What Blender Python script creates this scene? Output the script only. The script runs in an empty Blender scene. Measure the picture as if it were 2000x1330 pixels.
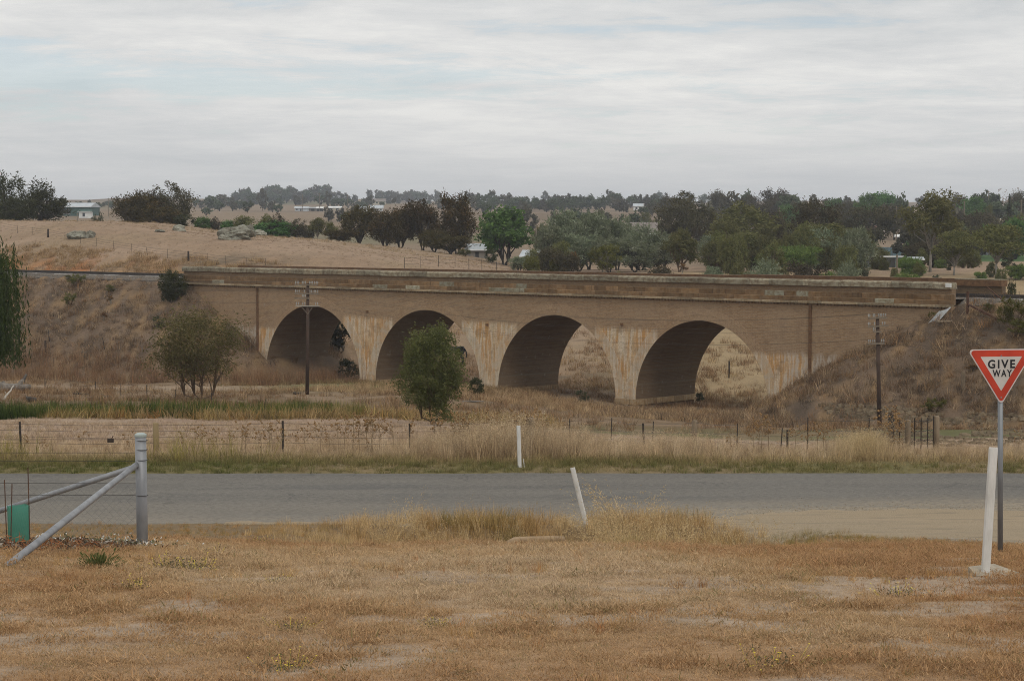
import bpy, bmesh, math, random
import numpy as np
from mathutils import Vector, Matrix, Euler

scene = bpy.context.scene
COL = scene.collection
R = math.radians
rng = np.random.default_rng(7)
random.seed(7)

# ------------------------------------------------------------------ camera, sky, sun, exposure
F = 4000.0            # focal length in pixels of the 2000 px wide photograph
EYE = 5.2             # eye height above the road
TILT = math.atan(222 / F)
cam_d = bpy.data.cameras.new('camera'); cam = bpy.data.objects.new('camera', cam_d); COL.objects.link(cam)
cam_d.sensor_width = 36; cam_d.lens = 36 * F / 2000
cam_d.clip_start = 0.5; cam_d.clip_end = 30000
cam.location = (0, 0, EYE); cam.rotation_euler = (R(90) - TILT, 0, 0)
scene.camera = cam

SUN_EL, SUN_AZ = 48, 158        # degrees; azimuth from the view direction, negative = left
world = bpy.data.worlds.new('World'); scene.world = world; world.use_nodes = True
SEED = 111.9
def build_world():
    nt = world.node_tree; nt.nodes.clear(); L = nt.links.new; nd = nt.nodes.new
    out = nd('ShaderNodeOutputWorld'); bg = nd('ShaderNodeBackground'); bg.inputs['Strength'].default_value = 0.1
    sky = nd('ShaderNodeTexSky'); sky.sky_type = 'NISHITA'; sky.sun_disc = False
    sky.sun_elevation = R(SUN_EL); sky.sun_rotation = R(SUN_AZ); sky.air_density = 1.0; sky.dust_density = 0.3; sky.ozone_density = 3.0
    tc = nd('ShaderNodeTexCoord'); sep = nd('ShaderNodeSeparateXYZ'); L(tc.outputs['Generated'], sep.inputs[0])
    def M(op, a, b=None, clamp=False):
        n = nd('ShaderNodeMath'); n.operation = op; n.use_clamp = clamp
        for i, v in enumerate((a, b)):
            if v is None: continue
            if isinstance(v, (int, float)): n.inputs[i].default_value = v
            else: L(v, n.inputs[i])
        return n.outputs[0]
    # the cloud sheet is flat: look up its pattern where the line of sight meets it
    zz = M('MAXIMUM', sep.outputs['Z'], 0.0)
    den = M('ADD', zz, 0.10)
    cb = nd('ShaderNodeCombineXYZ'); L(M('DIVIDE', sep.outputs['X'], den), cb.inputs[0]); L(M('DIVIDE', sep.outputs['Y'], den), cb.inputs[1])
    def noise(scale, detail, rough, off, dist=0.0, stretch=(1, 1, 1)):
        mp = nd('ShaderNodeMapping'); L(cb.outputs[0], mp.inputs['Vector']); mp.inputs['Location'].default_value = off
        mp.inputs['Scale'].default_value = stretch
        n = nd('ShaderNodeTexNoise'); L(mp.outputs[0], n.inputs['Vector']); n.inputs['Scale'].default_value = scale
        n.inputs['Detail'].default_value = detail; n.inputs['Roughness'].default_value = rough; n.inputs['Distortion'].default_value = dist
        return n.outputs['Fac']
    def ramp(v, stops):
        r = nd('ShaderNodeValToRGB'); L(v, r.inputs[0]); e = r.color_ramp.elements
        while len(e) < len(stops): e.new(0.5)
        for k, (p, c) in enumerate(stops): e[k].position = p; e[k].color = (c[0], c[1], c[2], 1)
        return r.outputs[0]
    OFF = SEED
    n1 = noise(0.75, 10, 0.60, (3.1 + OFF, 1.7, 0.0), 0.5, (0.75, 0.8, 1))
    n2 = noise(3.0, 10, 0.70, (8.3, 4.2 + OFF, 2.0), 0.3, (0.8, 1.0, 1))
    n3 = noise(0.28, 4, 0.5, (1.0 + OFF, 9.0, 5.0), 0.0)
    cl = M('ADD', M('MULTIPLY', n1, 0.50), M('ADD', M('MULTIPLY', n2, 0.32), M('MULTIPLY', n3, 0.18)))
    cloud = ramp(cl, [(0.40, (5.7, 5.9, 6.0)), (0.46, (6.5, 6.6, 6.6)), (0.52, (7.3, 7.3, 7.2)), (0.60, (8.5, 8.4, 8.1))])
    gap = ramp(M('ADD', M('MULTIPLY', n2, 0.35), M('MULTIPLY', noise(0.55, 8, 0.55, (5.5 + OFF, 2.2, 7.0), 0.3, (0.6, 1, 1)), 0.65)), [(0.40, (1, 1, 1)), (0.46, (0, 0, 0))])
    up = nd('ShaderNodeMapRange'); L(zz, up.inputs[0]); up.inputs['From Min'].default_value = 0.0; up.inputs['From Max'].default_value = 0.6
    up.inputs['To Min'].default_value = 1.0; up.inputs['To Max'].default_value = 1.3
    vm = nd('ShaderNodeVectorMath'); vm.operation = 'SCALE'; hz = nd('ShaderNodeMix'); hz.data_type = 'RGBA'; lw = nd('ShaderNodeMapRange'); L(zz, lw.inputs[0]); lw.inputs['From Min'].default_value = 0.0; lw.inputs['From Max'].default_value = 0.06; lw.inputs['To Min'].default_value = 0.25
    L(lw.outputs[0], hz.inputs[0]); hz.inputs['A'].default_value = (6.7, 6.65, 6.55, 1); L(cloud, hz.inputs['B']); L(hz.outputs['Result'], vm.inputs[0]); L(up.outputs[0], vm.inputs['Scale'])
    mx = nd('ShaderNodeMix'); mx.data_type = 'RGBA'
    low = nd('ShaderNodeMapRange'); L(zz, low.inputs[0]); low.inputs['From Min'].default_value = 0.008; low.inputs['From Max'].default_value = 0.05
    L(M('MULTIPLY', M('MULTIPLY', gap, low.outputs[0]), 0.38), mx.inputs[0]); L(vm.outputs[0], mx.inputs['A']); L(sky.outputs[0], mx.inputs['B'])
    L(mx.outputs['Result'], bg.inputs['Color']); L(bg.outputs[0], out.inputs[0])
build_world()
sun_d = bpy.data.lights.new('sun', 'SUN'); sun = bpy.data.objects.new('sun', sun_d); COL.objects.link(sun)
sun_d.energy = 1.0; sun_d.angle = R(18); sun_d.color = (1.0, 0.95, 0.87)
sun.rotation_euler = Vector((-math.sin(R(SUN_AZ)) * math.cos(R(SUN_EL)), -math.cos(R(SUN_AZ)) * math.cos(R(SUN_EL)), -math.sin(R(SUN_EL)))).to_track_quat('-Z', 'Y').to_euler()
vs = scene.view_settings; vs.view_transform = 'Standard'; vs.look = 'None'; vs.exposure = 0.0; vs.gamma = 1.0; vs.use_curve_mapping = False
cy = scene.cycles
cy.max_bounces = 6; cy.diffuse_bounces = 3; cy.glossy_bounces = 2; cy.transmission_bounces = 3; cy.volume_bounces = 0; cy.transparent_max_bounces = 6
cy.use_denoising = True; cy.filter_width = 1.0
try: cy.denoiser = 'OPENIMAGEDENOISE'; cy.denoising_input_passes = 'RGB_ALBEDO_NORMAL'; cy.denoising_prefilter = 'NONE'
except Exception: pass

# ------------------------------------------------------------------ helpers
def vnoise(x, y, s=0):
    x = np.asarray(x, float); y = np.asarray(y, float)
    ix = np.floor(x).astype(np.int64); iy = np.floor(y).astype(np.int64); fx = x - ix; fy = y - iy
    fx = fx * fx * (3 - 2 * fx); fy = fy * fy * (3 - 2 * fy)
    def h(a, b):
        n = (a * 374761393 + b * 668265263 + s * 974634777) & 0x7fffffff
        n = ((n ^ (n >> 13)) * 1274126177) & 0x7fffffff
        n = n ^ (n >> 16)
        return (n & 0xffff) / 65535.0
    return (h(ix, iy) * (1 - fx) + h(ix + 1, iy) * fx) * (1 - fy) + (h(ix, iy + 1) * (1 - fx) + h(ix + 1, iy + 1) * fx) * fy
def fbm(x, y, s=0, o=4):
    t = 0; a = 0.5; k = 0
    for i in range(o):
        t = t + a * vnoise(np.asarray(x) * 2 ** i, np.asarray(y) * 2 ** i, s + i * 17); k += a; a *= 0.5
    return t / k
def sstep(a, b, x):
    t = np.clip((np.asarray(x, float) - a) / (b - a), 0, 1); return t * t * (3 - 2 * t)
def lerp(a, b, t): return a + (b - a) * t

class MB:
    """collects faces for one mesh"""
    def __init__(s): s.v = []; s.f = []; s.m = []; s.uv = None
    def add(s, vs, fs, m=0):
        b = len(s.v); s.v += [tuple(p) for p in vs]; s.f += [tuple(i + b for i in f) for f in fs]; s.m += [m] * len(fs); return s
    def box(s, x0, x1, y0, y1, z0, z1, m=0):
        return s.add([(x0, y0, z0), (x1, y0, z0), (x1, y1, z0), (x0, y1, z0), (x0, y0, z1), (x1, y0, z1), (x1, y1, z1), (x0, y1, z1)],
                     [(0, 3, 2, 1), (4, 5, 6, 7), (0, 1, 5, 4), (1, 2, 6, 5), (2, 3, 7, 6), (3, 0, 4, 7)], m)
    def cbox(s, x0, x1, y0, y1, z0, z1, c=0.02, m=0):
        """box with chamfered long top edges"""
        return s.prism([(y0, z0), (y1, z0), (y1, z1 - c), (y1 - c, z1), (y0 + c, z1), (y0, z1 - c)], x0, x1, m)
    def prism(s, prof, x0, x1, m=0):
        n = len(prof)
        vs = [(x0, p[0], p[1]) for p in prof] + [(x1, p[0], p[1]) for p in prof]
        fs = [tuple(range(n))[::-1], tuple(range(n, 2 * n))] + [(i, (i + 1) % n, (i + 1) % n + n, i + n) for i in range(n)]
        return s.add(vs, fs, m)
    def tube(s, pts, rad, n=8, m=0, cap=True):
        pts = [Vector(p) for p in pts]
        if not hasattr(rad, '__len__'): rad = [rad] * len(pts)
        vs = []; fs = []
        prev = None
        for i, p in enumerate(pts):
            d = (pts[min(i + 1, len(pts) - 1)] - pts[max(i - 1, 0)]).normalized()
            if prev is None:
                a = d.orthogonal().normalized()
            else:
                a = (prev - d * prev.dot(d))
                a = a.normalized() if a.length > 1e-6 else d.orthogonal().normalized()
            prev = a; b = d.cross(a)
            for k in range(n):
                t = 2 * math.pi * k / n; vs.append(p + (a * math.cos(t) + b * math.sin(t)) * rad[i])
        for i in range(len(pts) - 1):
            for k in range(n): fs.append((i * n + k, i * n + (k + 1) % n, (i + 1) * n + (k + 1) % n, (i + 1) * n + k))
        if cap and n > 2:
            fs.append(tuple(range(n))[::-1]); e = (len(pts) - 1) * n; fs.append(tuple(range(e, e + n)))
        return s.add(vs, fs, m)
    def mesh(s, name, mats, smooth=False):
        me = bpy.data.meshes.new(name); me.from_pydata(s.v, [], s.f)
        for m in (mats if isinstance(mats, (list, tuple)) else [mats]): me.materials.append(m)
        if any(s.m): me.polygons.foreach_set('material_index', s.m)
        if smooth: me.polygons.foreach_set('use_smooth', [True] * len(me.polygons))
        me.update(); return me
    def obj(s, name, mats, parent=None, smooth=False, loc=None, rot=None):
        return link(name, s.mesh(name, mats, smooth), parent, loc, rot)
def np_mesh(name, V, Fq, mats, smooth=False, fmat=None):
    """big mesh from numpy arrays, all faces with the same number of corners"""
    me = bpy.data.meshes.new(name); k = Fq.shape[1]; nf = len(Fq)
    me.vertices.add(len(V)); me.vertices.foreach_set('co', np.ascontiguousarray(V, np.float32).ravel())
    me.loops.add(nf * k); me.loops.foreach_set('vertex_index', np.ascontiguousarray(Fq, np.int32).ravel())
    me.polygons.add(nf); me.polygons.foreach_set('loop_start', np.arange(0, nf * k, k, dtype=np.int32))
    for m in (mats if isinstance(mats, (list, tuple)) else [mats]): me.materials.append(m)
    if fmat is not None: me.polygons.foreach_set('material_index', np.asarray(fmat, np.int32))
    if smooth: me.polygons.foreach_set('use_smooth', np.ones(nf, bool))
    me.update(calc_edges=True); return me
def vcol(me, name, C):
    a = me.attributes.new(name, 'FLOAT_COLOR', 'POINT'); C = np.asarray(C, np.float32)
    if C.shape[1] == 3: C = np.concatenate([C, np.ones((len(C), 1), np.float32)], 1)
    a.data.foreach_set('color', np.ascontiguousarray(C).ravel())
def link(name, me, parent=None, loc=None, rot=None, scl=None):
    o = bpy.data.objects.new(name, me); COL.objects.link(o)
    if parent: o.parent = parent
    if loc is not None: o.location = loc
    if rot is not None: o.rotation_euler = rot
    if scl is not None: o.scale = scl if hasattr(scl, '__len__') else (scl,) * 3
    return o
def tag(o, label, cat, group=None):
    o['label'] = label; o['category'] = cat
    if group: o['group'] = group
    return o
def thing(name, label, cat, loc=(0, 0, 0), rz=0, group=None):
    o = bpy.data.objects.new(name, None); o.empty_display_size = 0.2; COL.objects.link(o); o.location = loc; o.rotation_euler = (0, 0, rz)
    return tag(o, label, cat, group)
def copy_tree(o, loc=None, rz=None, scl=None, label=None, group=None, parent=None):
    c = o.copy(); COL.objects.link(c)
    if parent: c.parent = parent
    if loc is not None: c.location = loc
    if rz is not None: c.rotation_euler = (0, 0, rz)
    if scl is not None: c.scale = scl if hasattr(scl, '__len__') else (scl,) * 3
    if label: c['label'] = label
    if group: c['group'] = group
    for ch in KIDS.get(o, ()): copy_tree(ch, parent=c)
    return c
KIDS = {}
ORD = 'first second third fourth fifth sixth seventh eighth ninth tenth eleventh twelfth thirteenth fourteenth fifteenth sixteenth seventeenth eighteenth nineteenth twentieth twenty-first twenty-second twenty-third twenty-fourth twenty-fifth twenty-sixth twenty-seventh'.split()
def struct(o): o['kind'] = 'structure'; return o
def stuff(o): o['kind'] = 'stuff'; return o

# ------------------------------------------------------------------ materials
class NT:
    def __init__(s, name):
        s.m = bpy.data.materials.new(name); s.m.use_nodes = True; s.nt = s.m.node_tree; s.nt.nodes.clear()
        s.out = s.n('ShaderNodeOutputMaterial'); s.b = s.n('ShaderNodeBsdfPrincipled'); s.L(s.b.outputs[0], s.out.inputs[0])
        s.b.inputs['Specular IOR Level'].default_value = 0.25
    def n(s, t, **k):
        o = s.nt.nodes.new(t)
        for a, v in k.items(): setattr(o, a, v)
        return o
    def L(s, a, b): s.nt.links.new(a, b)
    def put(s, sock, v):
        if v is None: return
        if hasattr(v, 'is_output'): s.L(v, sock)
        elif hasattr(v, '__len__') and len(v) == 3 and sock.type == 'RGBA': sock.default_value = (*v, 1)
        else: sock.default_value = v
    def obj(s): return s.n('ShaderNodeTexCoord').outputs['Object']
    def pos(s): return s.n('ShaderNodeNewGeometry').outputs['Position']
    def map(s, v, scale=(1, 1, 1), loc=(0, 0, 0), rot=(0, 0, 0)):
        m = s.n('ShaderNodeMapping'); s.L(v, m.inputs[0]); m.inputs['Scale'].default_value = scale; m.inputs['Location'].default_value = loc; m.inputs['Rotation'].default_value = rot
        return m.outputs[0]
    def noise(s, v, scale, detail=4, rough=0.55, dist=0, col=False):
        m = s.n('ShaderNodeTexNoise'); s.L(v, m.inputs['Vector'])
        for k, x in (('Scale', scale), ('Detail', detail), ('Roughness', rough), ('Distortion', dist)): m.inputs[k].default_value = x
        return m.outputs['Color' if col else 'Fac']
    def ramp(s, v, stops):
        r = s.n('ShaderNodeValToRGB'); s.L(v, r.inputs[0]); e = r.color_ramp.elements
        while len(e) < len(stops): e.new(0.5)
        for k, (p, c) in enumerate(stops):
            e[k].position = p; e[k].color = (*(c if hasattr(c, '__len__') else (c, c, c)), 1)
        return r.outputs[0]
    def math(s, op, a, b=0.0, clamp=False):
        m = s.n('ShaderNodeMath', operation=op, use_clamp=clamp); s.put(m.inputs[0], a); s.put(m.inputs[1], b); return m.outputs[0]
    def mix(s, f, a, b, mode='MIX'):
        m = s.n('ShaderNodeMix', data_type='RGBA', blend_type=mode); s.put(m.inputs[0], f); s.put(m.inputs['A'], a); s.put(m.inputs['B'], b); return m.outputs['Result']
    def attr(s, name, kind='GEOMETRY', fac=False):
        a = s.n('ShaderNodeAttribute', attribute_type=kind, attribute_name=name); return a.outputs['Fac' if fac else 'Color']
    def bump(s, h, strength=0.5, dist=0.02):
        b = s.n('ShaderNodeBump'); b.inputs['Strength'].default_value = strength; b.inputs['Distance'].default_value = dist; s.L(h, b.inputs['Height']); s.L(b.outputs[0], s.b.inputs['Normal']); return b
    def done(s, color, rough=0.9, metal=0.0, spec=None):
        s.put(s.b.inputs['Base Color'], color); s.put(s.b.inputs['Roughness'], rough); s.put(s.b.inputs['Metallic'], metal)
        if spec is not None: s.b.inputs['Specular IOR Level'].default_value = spec
        return s.m
def mottled(name, a, b, scale=6, rough=0.85, metal=0, c=None, bump=0.0, stretch=(1, 1, 1), spec=None):
    t = NT(name); v = t.map(t.obj(), stretch)
    n = t.noise(v, scale, 6, 0.62)
    st = [(0.35, a), (0.65, b)] if c is None else [(0.33, a), (0.52, b), (0.68, c)]
    if bump: t.bump(t.noise(v, scale * 3, 5, 0.65), bump, 0.02)
    return t.done(t.ramp(n, st), rough, metal, spec)
def leafmat(name, dark, light, transl=0.25, tip=None):
    t = NT(name); a = t.attr('tint', fac=True)
    oi = t.n('ShaderNodeObjectInfo').outputs['Random']
    st = [(0.0, dark), (0.7, light)] + ([(1.0, tip)] if tip else [])
    c = t.ramp(a, st)
    hs = t.n('ShaderNodeHueSaturation'); t.L(c, hs.inputs['Color'])
    t.L(t.math('ADD', t.math('MULTIPLY', oi, 0.03), 0.485), hs.inputs['Hue']); t.L(t.math('ADD', t.math('MULTIPLY', oi, 0.3), 0.85), hs.inputs['Value'])
    t.done(hs.outputs[0], 0.85, spec=0.03)
    tr = t.n('ShaderNodeBsdfTranslucent'); t.L(hs.outputs[0], tr.inputs[0]); mx = t.n('ShaderNodeMixShader'); mx.inputs[0].default_value = transl
    t.L(t.b.outputs[0], mx.inputs[1]); t.L(tr.outputs[0], mx.inputs[2]); t.L(mx.outputs[0], t.out.inputs[0])
    return t.m
def grassmat(name, transl=0.3):
    """colour from the scattered point, varied a little per blade"""
    t = NT(name); c = t.attr('col', 'INSTANCER'); a = t.attr('tint', fac=True)
    k = t.math('ADD', t.math('MULTIPLY', a, 1.1), 0.45)
    vm = t.n('ShaderNodeVectorMath', operation='SCALE'); t.L(c, vm.inputs[0]); t.L(k, vm.inputs['Scale'])
    t.done(vm.outputs[0], 0.9, spec=0.02)
    tr = t.n('ShaderNodeBsdfTranslucent'); t.L(vm.outputs[0], tr.inputs[0]); mx = t.n('ShaderNodeMixShader'); mx.inputs[0].default_value = transl
    t.L(t.b.outputs[0], mx.inputs[1]); t.L(tr.outputs[0], mx.inputs[2]); t.L(mx.outputs[0], t.out.inputs[0])
    return t.m

# ------------------------------------------------------------------ the lie of the land
STEP = 11.62                                   # arch spacing of the viaduct
BO = np.array([-18.56, 150.0])                 # left end of the four arches, front face
BU = np.array([0.734, -0.679]); BN = np.array([0.679, 0.734]); BW = 5.9
BROT = math.atan2(BU[1], BU[0])
S_LEFT, S_RIGHT = -8.8, 57.7
DECK = 1.15
def local(x, y):
    dx = np.asarray(x, float) - BO[0]; dy = np.asarray(y, float) - BO[1]
    return dx * BU[0] + dy * BU[1], dx * BN[0] + dy * BN[1]
def bw(s, t, z=0.0): p = BO + BU * s + BN * t; return Vector((p[0], p[1], z))
PYN = [-60, -20, -4, 0, 6, 10.5, 16.8, 20, 23, 26, 29, 31, 33, 34.5, 36, 43, 44, 47]
PZN = [5.2, 4.4, 3.75, 3.6, 3.15, 2.85, 2.3, 1.92, 1.5, 1.08, 0.66, 0.44, 0.24, 0.1, 0, 0, 0.06, -0.04]
PLY = [47, 52, 60, 75, 85, 90, 96, 104, 120, 140, 150, 400]; PLZ = [-0.04, -0.35, -0.95, -2.05, -2.85, -3.5, -3.65, -3.85, -4.6, -5.5, -6.0, -6.2]
PRY = [47, 52, 58, 75, 97, 115, 126, 400]; PRZ = [-0.04, -0.6, -1.5, -2.9, -4.45, -5.4, -5.9, -6.0]
RX = [-400, -130, -90, -60, -42, -30, -28, -21.6, -12, -6, 0, 4, 14, 30, 60, 120, 400]
RZ = [3.5, 5.6, 5.9, 5.7, 5.75, 4.2, 4.0, 3.6, 2.45, 1.75, 0.5, 0.0, 0.1, 0.3, 0.6, 1.0, 2]
FY = [230, 330, 430, 560, 700, 1000, 1400, 1800, 2600, 6000]; FZ = [0.2, 0.8, 2.6, 6.0, 10.0, 13.0, 20.0, 26.0, 24.0, 18.0]
def H(x, y):
    x = np.asarray(x, float); y = np.asarray(y, float)
    near = np.interp(y, PYN, PZN)
    ditch = sstep(-3.6, -1.2, x) * (1 - sstep(3.2, 5.2, x)) * sstep(28.9, 29.9, y) * (1 - sstep(33.2, 34.8, y))
    near = near - 0.55 * ditch
    near = near + 0.12 * sstep(-2.5, -6, x) * (1 - sstep(24, 33, y)) * sstep(6, 16, y)
    near = near + (fbm(x * 0.9, y * 0.9, 3, 3) - 0.5) * 0.10 * (1 - sstep(33, 35.5, y))
    tx = sstep(-6, 9, x)
    low = lerp(np.interp(y, PLY, PLZ), np.interp(y, PRY, PRZ), tx)
    low = low + (fbm(x * 0.18, y * 0.18, 9, 4) - 0.5) * 0.5 * sstep(48, 62, y)
    s, t = local(x, y)
    # paddock hill behind the viaduct, and the gentler slope beyond the right arches
    ridge = np.interp(x, RX, RZ)
    run = lerp(lerp(26.0, 17.0, sstep(-8, -16, s)), 95.0, sstep(-16, 14, x))
    base = lerp(low, 0.9, sstep(-1, -13, s) * sstep(0, 5, t))
    k = np.clip((t - BW - 1.0) / run, 0, 1); k = k * (1.55 - 0.55 * k)
    k = np.where(k > 1, 1, k)
    hillz = base + (ridge - base) * k
    hillz = hillz + (fbm(x * 0.05, y * 0.05, 21, 4) - 0.5) * 0.7 * k
    far = np.interp(y, FY, FZ) + (fbm(x / 260, y / 260, 31, 4) - 0.5) * 12 * sstep(450, 1300, y) + (fbm(x / 60, y / 60, 41, 3) - 0.5) * 1.6 * sstep(300, 500, y)
    # behind the hill crest the ground drops into the next valley before it rises again
    crest = 242 + 0.0 * x
    back = sstep(0, 70, y - crest)
    z = np.where(y < 47, near, np.where(t < 0, low, hillz))
    farv = np.where(y > 430, far, np.minimum(far, lerp(far, -1.5, sstep(-5, -30, x) * (1 - sstep(330, 430, y)))))
    z = np.where(y > 100, lerp(z, farv, back), z)
    # railway bank and cutting
    n_c = fbm(x * 0.12, y * 0.12, 57, 3)
    def zone(s, t, sa, sb, slope):
        ds = np.maximum(np.maximum(sa - s, s - sb), 0); dt = np.maximum(np.maximum(1.0 - t, t - 4.9), 0)
        return DECK - np.hypot(ds, dt) * slope
    rough = (fbm(x * 0.35, y * 0.35, 55, 4) - 0.5) * 0.9
    fl = zone(s, t, -400, S_LEFT + 0.3, 0.60); fr = zone(s, t, S_RIGHT - 0.3, 400, 0.56)
    ok = (y > 60) & (y < 700)
    d_in = np.maximum(np.maximum(1.0 - t, t - 4.9), 0)
    on = np.where((s < S_LEFT + 0.3) | (s > S_RIGHT - 0.3), np.clip(d_in / 1.5, 0, 1), 1)
    for f in (fl, fr):
        z = np.where(ok & (f > -40), np.maximum(z, f + rough * np.clip(on, 0, 1) * sstep(-0.2, 1.5, DECK - f)), z)
    cut = DECK + np.maximum(t - 6.2, 0) * 0.75 + np.maximum(1.0 - t, 0) * 30 + rough * 0.6 * np.clip((t - 6) / 3, 0, 1)
    z = np.where(ok & ((s < S_LEFT) | (s > S_RIGHT)) & (t > 0.9), np.minimum(z, cut), z)
    return z
def h1(x, y): return float(H(np.array([x]), np.array([y]))[0])
def ray(px, py):
    xc = (px - 1000) / F; yc = -(py - 665) / F
    return np.array([xc, math.cos(TILT) + yc * math.sin(TILT), -math.sin(TILT) + yc * math.cos(TILT)])
DS = np.geomspace(6, 3500, 9000)
def hit(px, py, dmin=6):
    """the point of the ground that the photograph shows at this pixel"""
    d = ray(px, py); D = DS[DS > dmin]; k = D / d[1]
    g = H(d[0] * k, D); below = (EYE + d[2] * k) < g
    i = int(np.argmax(below)) if below.any() else len(D) - 1
    return Vector((d[0] * k[i], D[i], float(g[i])))
def on_ground(px, D):
    d = ray(px, 600); x = d[0] / d[1] * D; return Vector((x, D, h1(x, D)))
def at(px, py, D):
    d = ray(px, py); k = D / d[1]; return Vector((d[0] * k, D, EYE + d[2] * k))
# ------------------------------------------------------------------ ground
def gcol(x, y):
    x = np.asarray(x, float); y = np.asarray(y, float); s, t = local(x, y)
    def C(*c): return np.array(c)[None, :]
    def m(a, b, k): return a + (b - a) * np.clip(k, 0, 1)[:, None]
    n1 = fbm(x * 0.5, y * 0.5, 71, 4); n2 = fbm(x * 1.7, y * 1.1, 72, 4); n3 = fbm(x * 0.12, y * 0.12, 73, 4); n4 = fbm(x * 0.03, y * 0.03, 74, 4)
    zone = np.clip(sstep(.38, .62, fbm(x * .22, y * .16, 70, 3)) * .8 + .3 * sstep(21, 26, y) + .25 * sstep(-1, 4, x) - .15, 0, 1)
    lawn = m(C(.385, .262, .155), C(.345, .212, .118), zone)
    lawn = m(lawn, C(.35, .265, .19), sstep(.46, .66, fbm(x * 1.3, y * 2.0, 72, 5)) * (1 - 0.6 * sstep(16, 24, y)))
    lawn = m(lawn, C(.30, .18, .095), sstep(26.5, 28.5, y) * 0.6)
    lawn = m(lawn, C(.17, .125, .07), sstep(29, 30.2, y) * 0.8)
    col = lawn
    verge = m(C(.16, .135, .06), C(.20, .15, .08), sstep(.4, .6, n1))
    col = m(col, verge, sstep(36.5, 38, y))
    straw = m(C(.33, .235, .145), C(.27, .185, .115), sstep(.4, .6, n1))
    col = m(col, straw, sstep(46, 48.5, y))
    field = m(C(.33, .245, .175), C(.29, .205, .145), sstep(.4, .6, n1))
    trk = np.exp(-((y - 61.5 - x * 0.12) / 1.5) ** 2) + np.exp(-((y - 68 - x * 0.1) / 1.6) ** 2)
    field = m(field, C(.35, .235, .13), trk * sstep(0, 6, x) * 0.9)
    field = m(field, C(.19, .165, .10), np.exp(-((y - 64.8 - x * 0.1) / 1.2) ** 2) * sstep(0, 5, x) * 0.35)
    col = m(col, field, sstep(54, 60, y))
    creek = m(C(.17, .125, .07), C(.12, .115, .05), sstep(.4, .6, n1))
    col = m(col, creek, sstep(83, 86, y))
    flat = m(C(.225, .158, .10), C(.16, .108, .062), sstep(.4, .62, n1))
    flat = m(flat, C(.155, .15, .06), np.exp(-(((x + 9) / 7) ** 2 + ((y - 131) / 7) ** 2)) * 1.1)
    flat = m(flat, C(.30, .225, .155), np.exp(-((y - 133 + (x + 30) * 0.25) / 3.5) ** 2) * sstep(-12, -18, x) * 0.9)
    col = m(col, flat, sstep(93, 100, y))
    bank = m(C(.155, .108, .073), C(.098, .071, .05), sstep(.46, .62, fbm(x * .6, y * .6, 77, 4)))
    bank = m(bank, C(.24, .155, .08), sstep(.52, .66, n2) * 0.8)
    under = m(C(.14, .1, .065), C(.20, .14, .09), n1)
    onb = sstep(118, 128, y + (x < -5) * 4)
    bankmask = np.where((s < 2) | (s > 44), sstep(-14.5, -12.5, t) * (t < 7), 0.0)
    col = m(col, under, onb * sstep(-3, 1, t) * 0.8)
    col = m(col, bank, bankmask * (y > 80))
    hill = m(C(.30, .213, .145), C(.262, .182, .12), sstep(.35, .65, fbm(x * .08, y * .25, 78, 4)))
    hill = m(hill, C(.255, .185, .115), sstep(.5, .7, n3) * .7)
    lowhill = m(C(.25, .17, .105), C(.15, .11, .07), sstep(.45, .65, n1))
    hill = m(hill, lowhill, (1 - sstep(10, 22, t)) * sstep(-34, -26, x) * (x < 10))
    hill = m(hill, C(.30, .22, .125), sstep(3, 14, x) * (1 - sstep(210, 225, y)))
    col = m(col, hill, sstep(5, 9, t) * (y > 110))
    cut = m(C(.30, .19, .10), C(.31, .135, .055), sstep(.46, .60, fbm(x * .35, y * .35, 79, 4)))
    cut = m(cut, C(.24, .17, .11), sstep(.5, .62, n2))
    col = m(col, cut, np.where(s < -10, sstep(5, 6.5, t) * (1 - sstep(9, 12.5, t + (n1 - .5) * 3)), 0) * (y > 110))
    # the valley and the ridges beyond
    far = m(C(.215, .158, .105), C(.165, .12, .08), sstep(.4, .6, fbm(x / 90, y / 90, 81, 4)))
    far = m(far, C(.14, .135, .07), sstep(.56, .68, fbm(x / 140, y / 140, 82, 4)) * .7)
    far = m(far, C(.06, .105, .035), np.exp(-(((x - 68) / 26) ** 2 + ((y - 300) / 34) ** 2) * 1.3) * 1.6)
    far = m(far, C(.20, .14, .085), np.exp(-((y - 250) / 10) ** 2) * (x > -5))
    col = m(col, far, sstep(245, 275, y))
    return col
def ground_mat():
    t = NT('ground'); c = t.attr('gcol'); p = t.pos()
    n = t.noise(p, 7.0, 8, 0.7); n2 = t.noise(t.map(p, (1, .6, 1)), 0.9, 5, 0.6); n3 = t.noise(p, 38.0, 3, 0.6)
    k = t.math('MULTIPLY', t.math('ADD', t.math('MULTIPLY', n, 1.1), 0.45), t.math('MULTIPLY', t.math('ADD', t.math('MULTIPLY', n2, 0.7), 0.65), t.math('ADD', t.math('MULTIPLY', n3, 0.7), 0.65)))
    vm = t.n('ShaderNodeVectorMath', operation='SCALE'); t.L(c, vm.inputs[0]); t.L(k, vm.inputs['Scale'])
    t.bump(t.math('ADD', n, t.math('MULTIPLY', n3, 0.5)), 0.7, 0.06)
    return t.done(vm.outputs[0], 0.95, spec=0.1)
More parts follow.
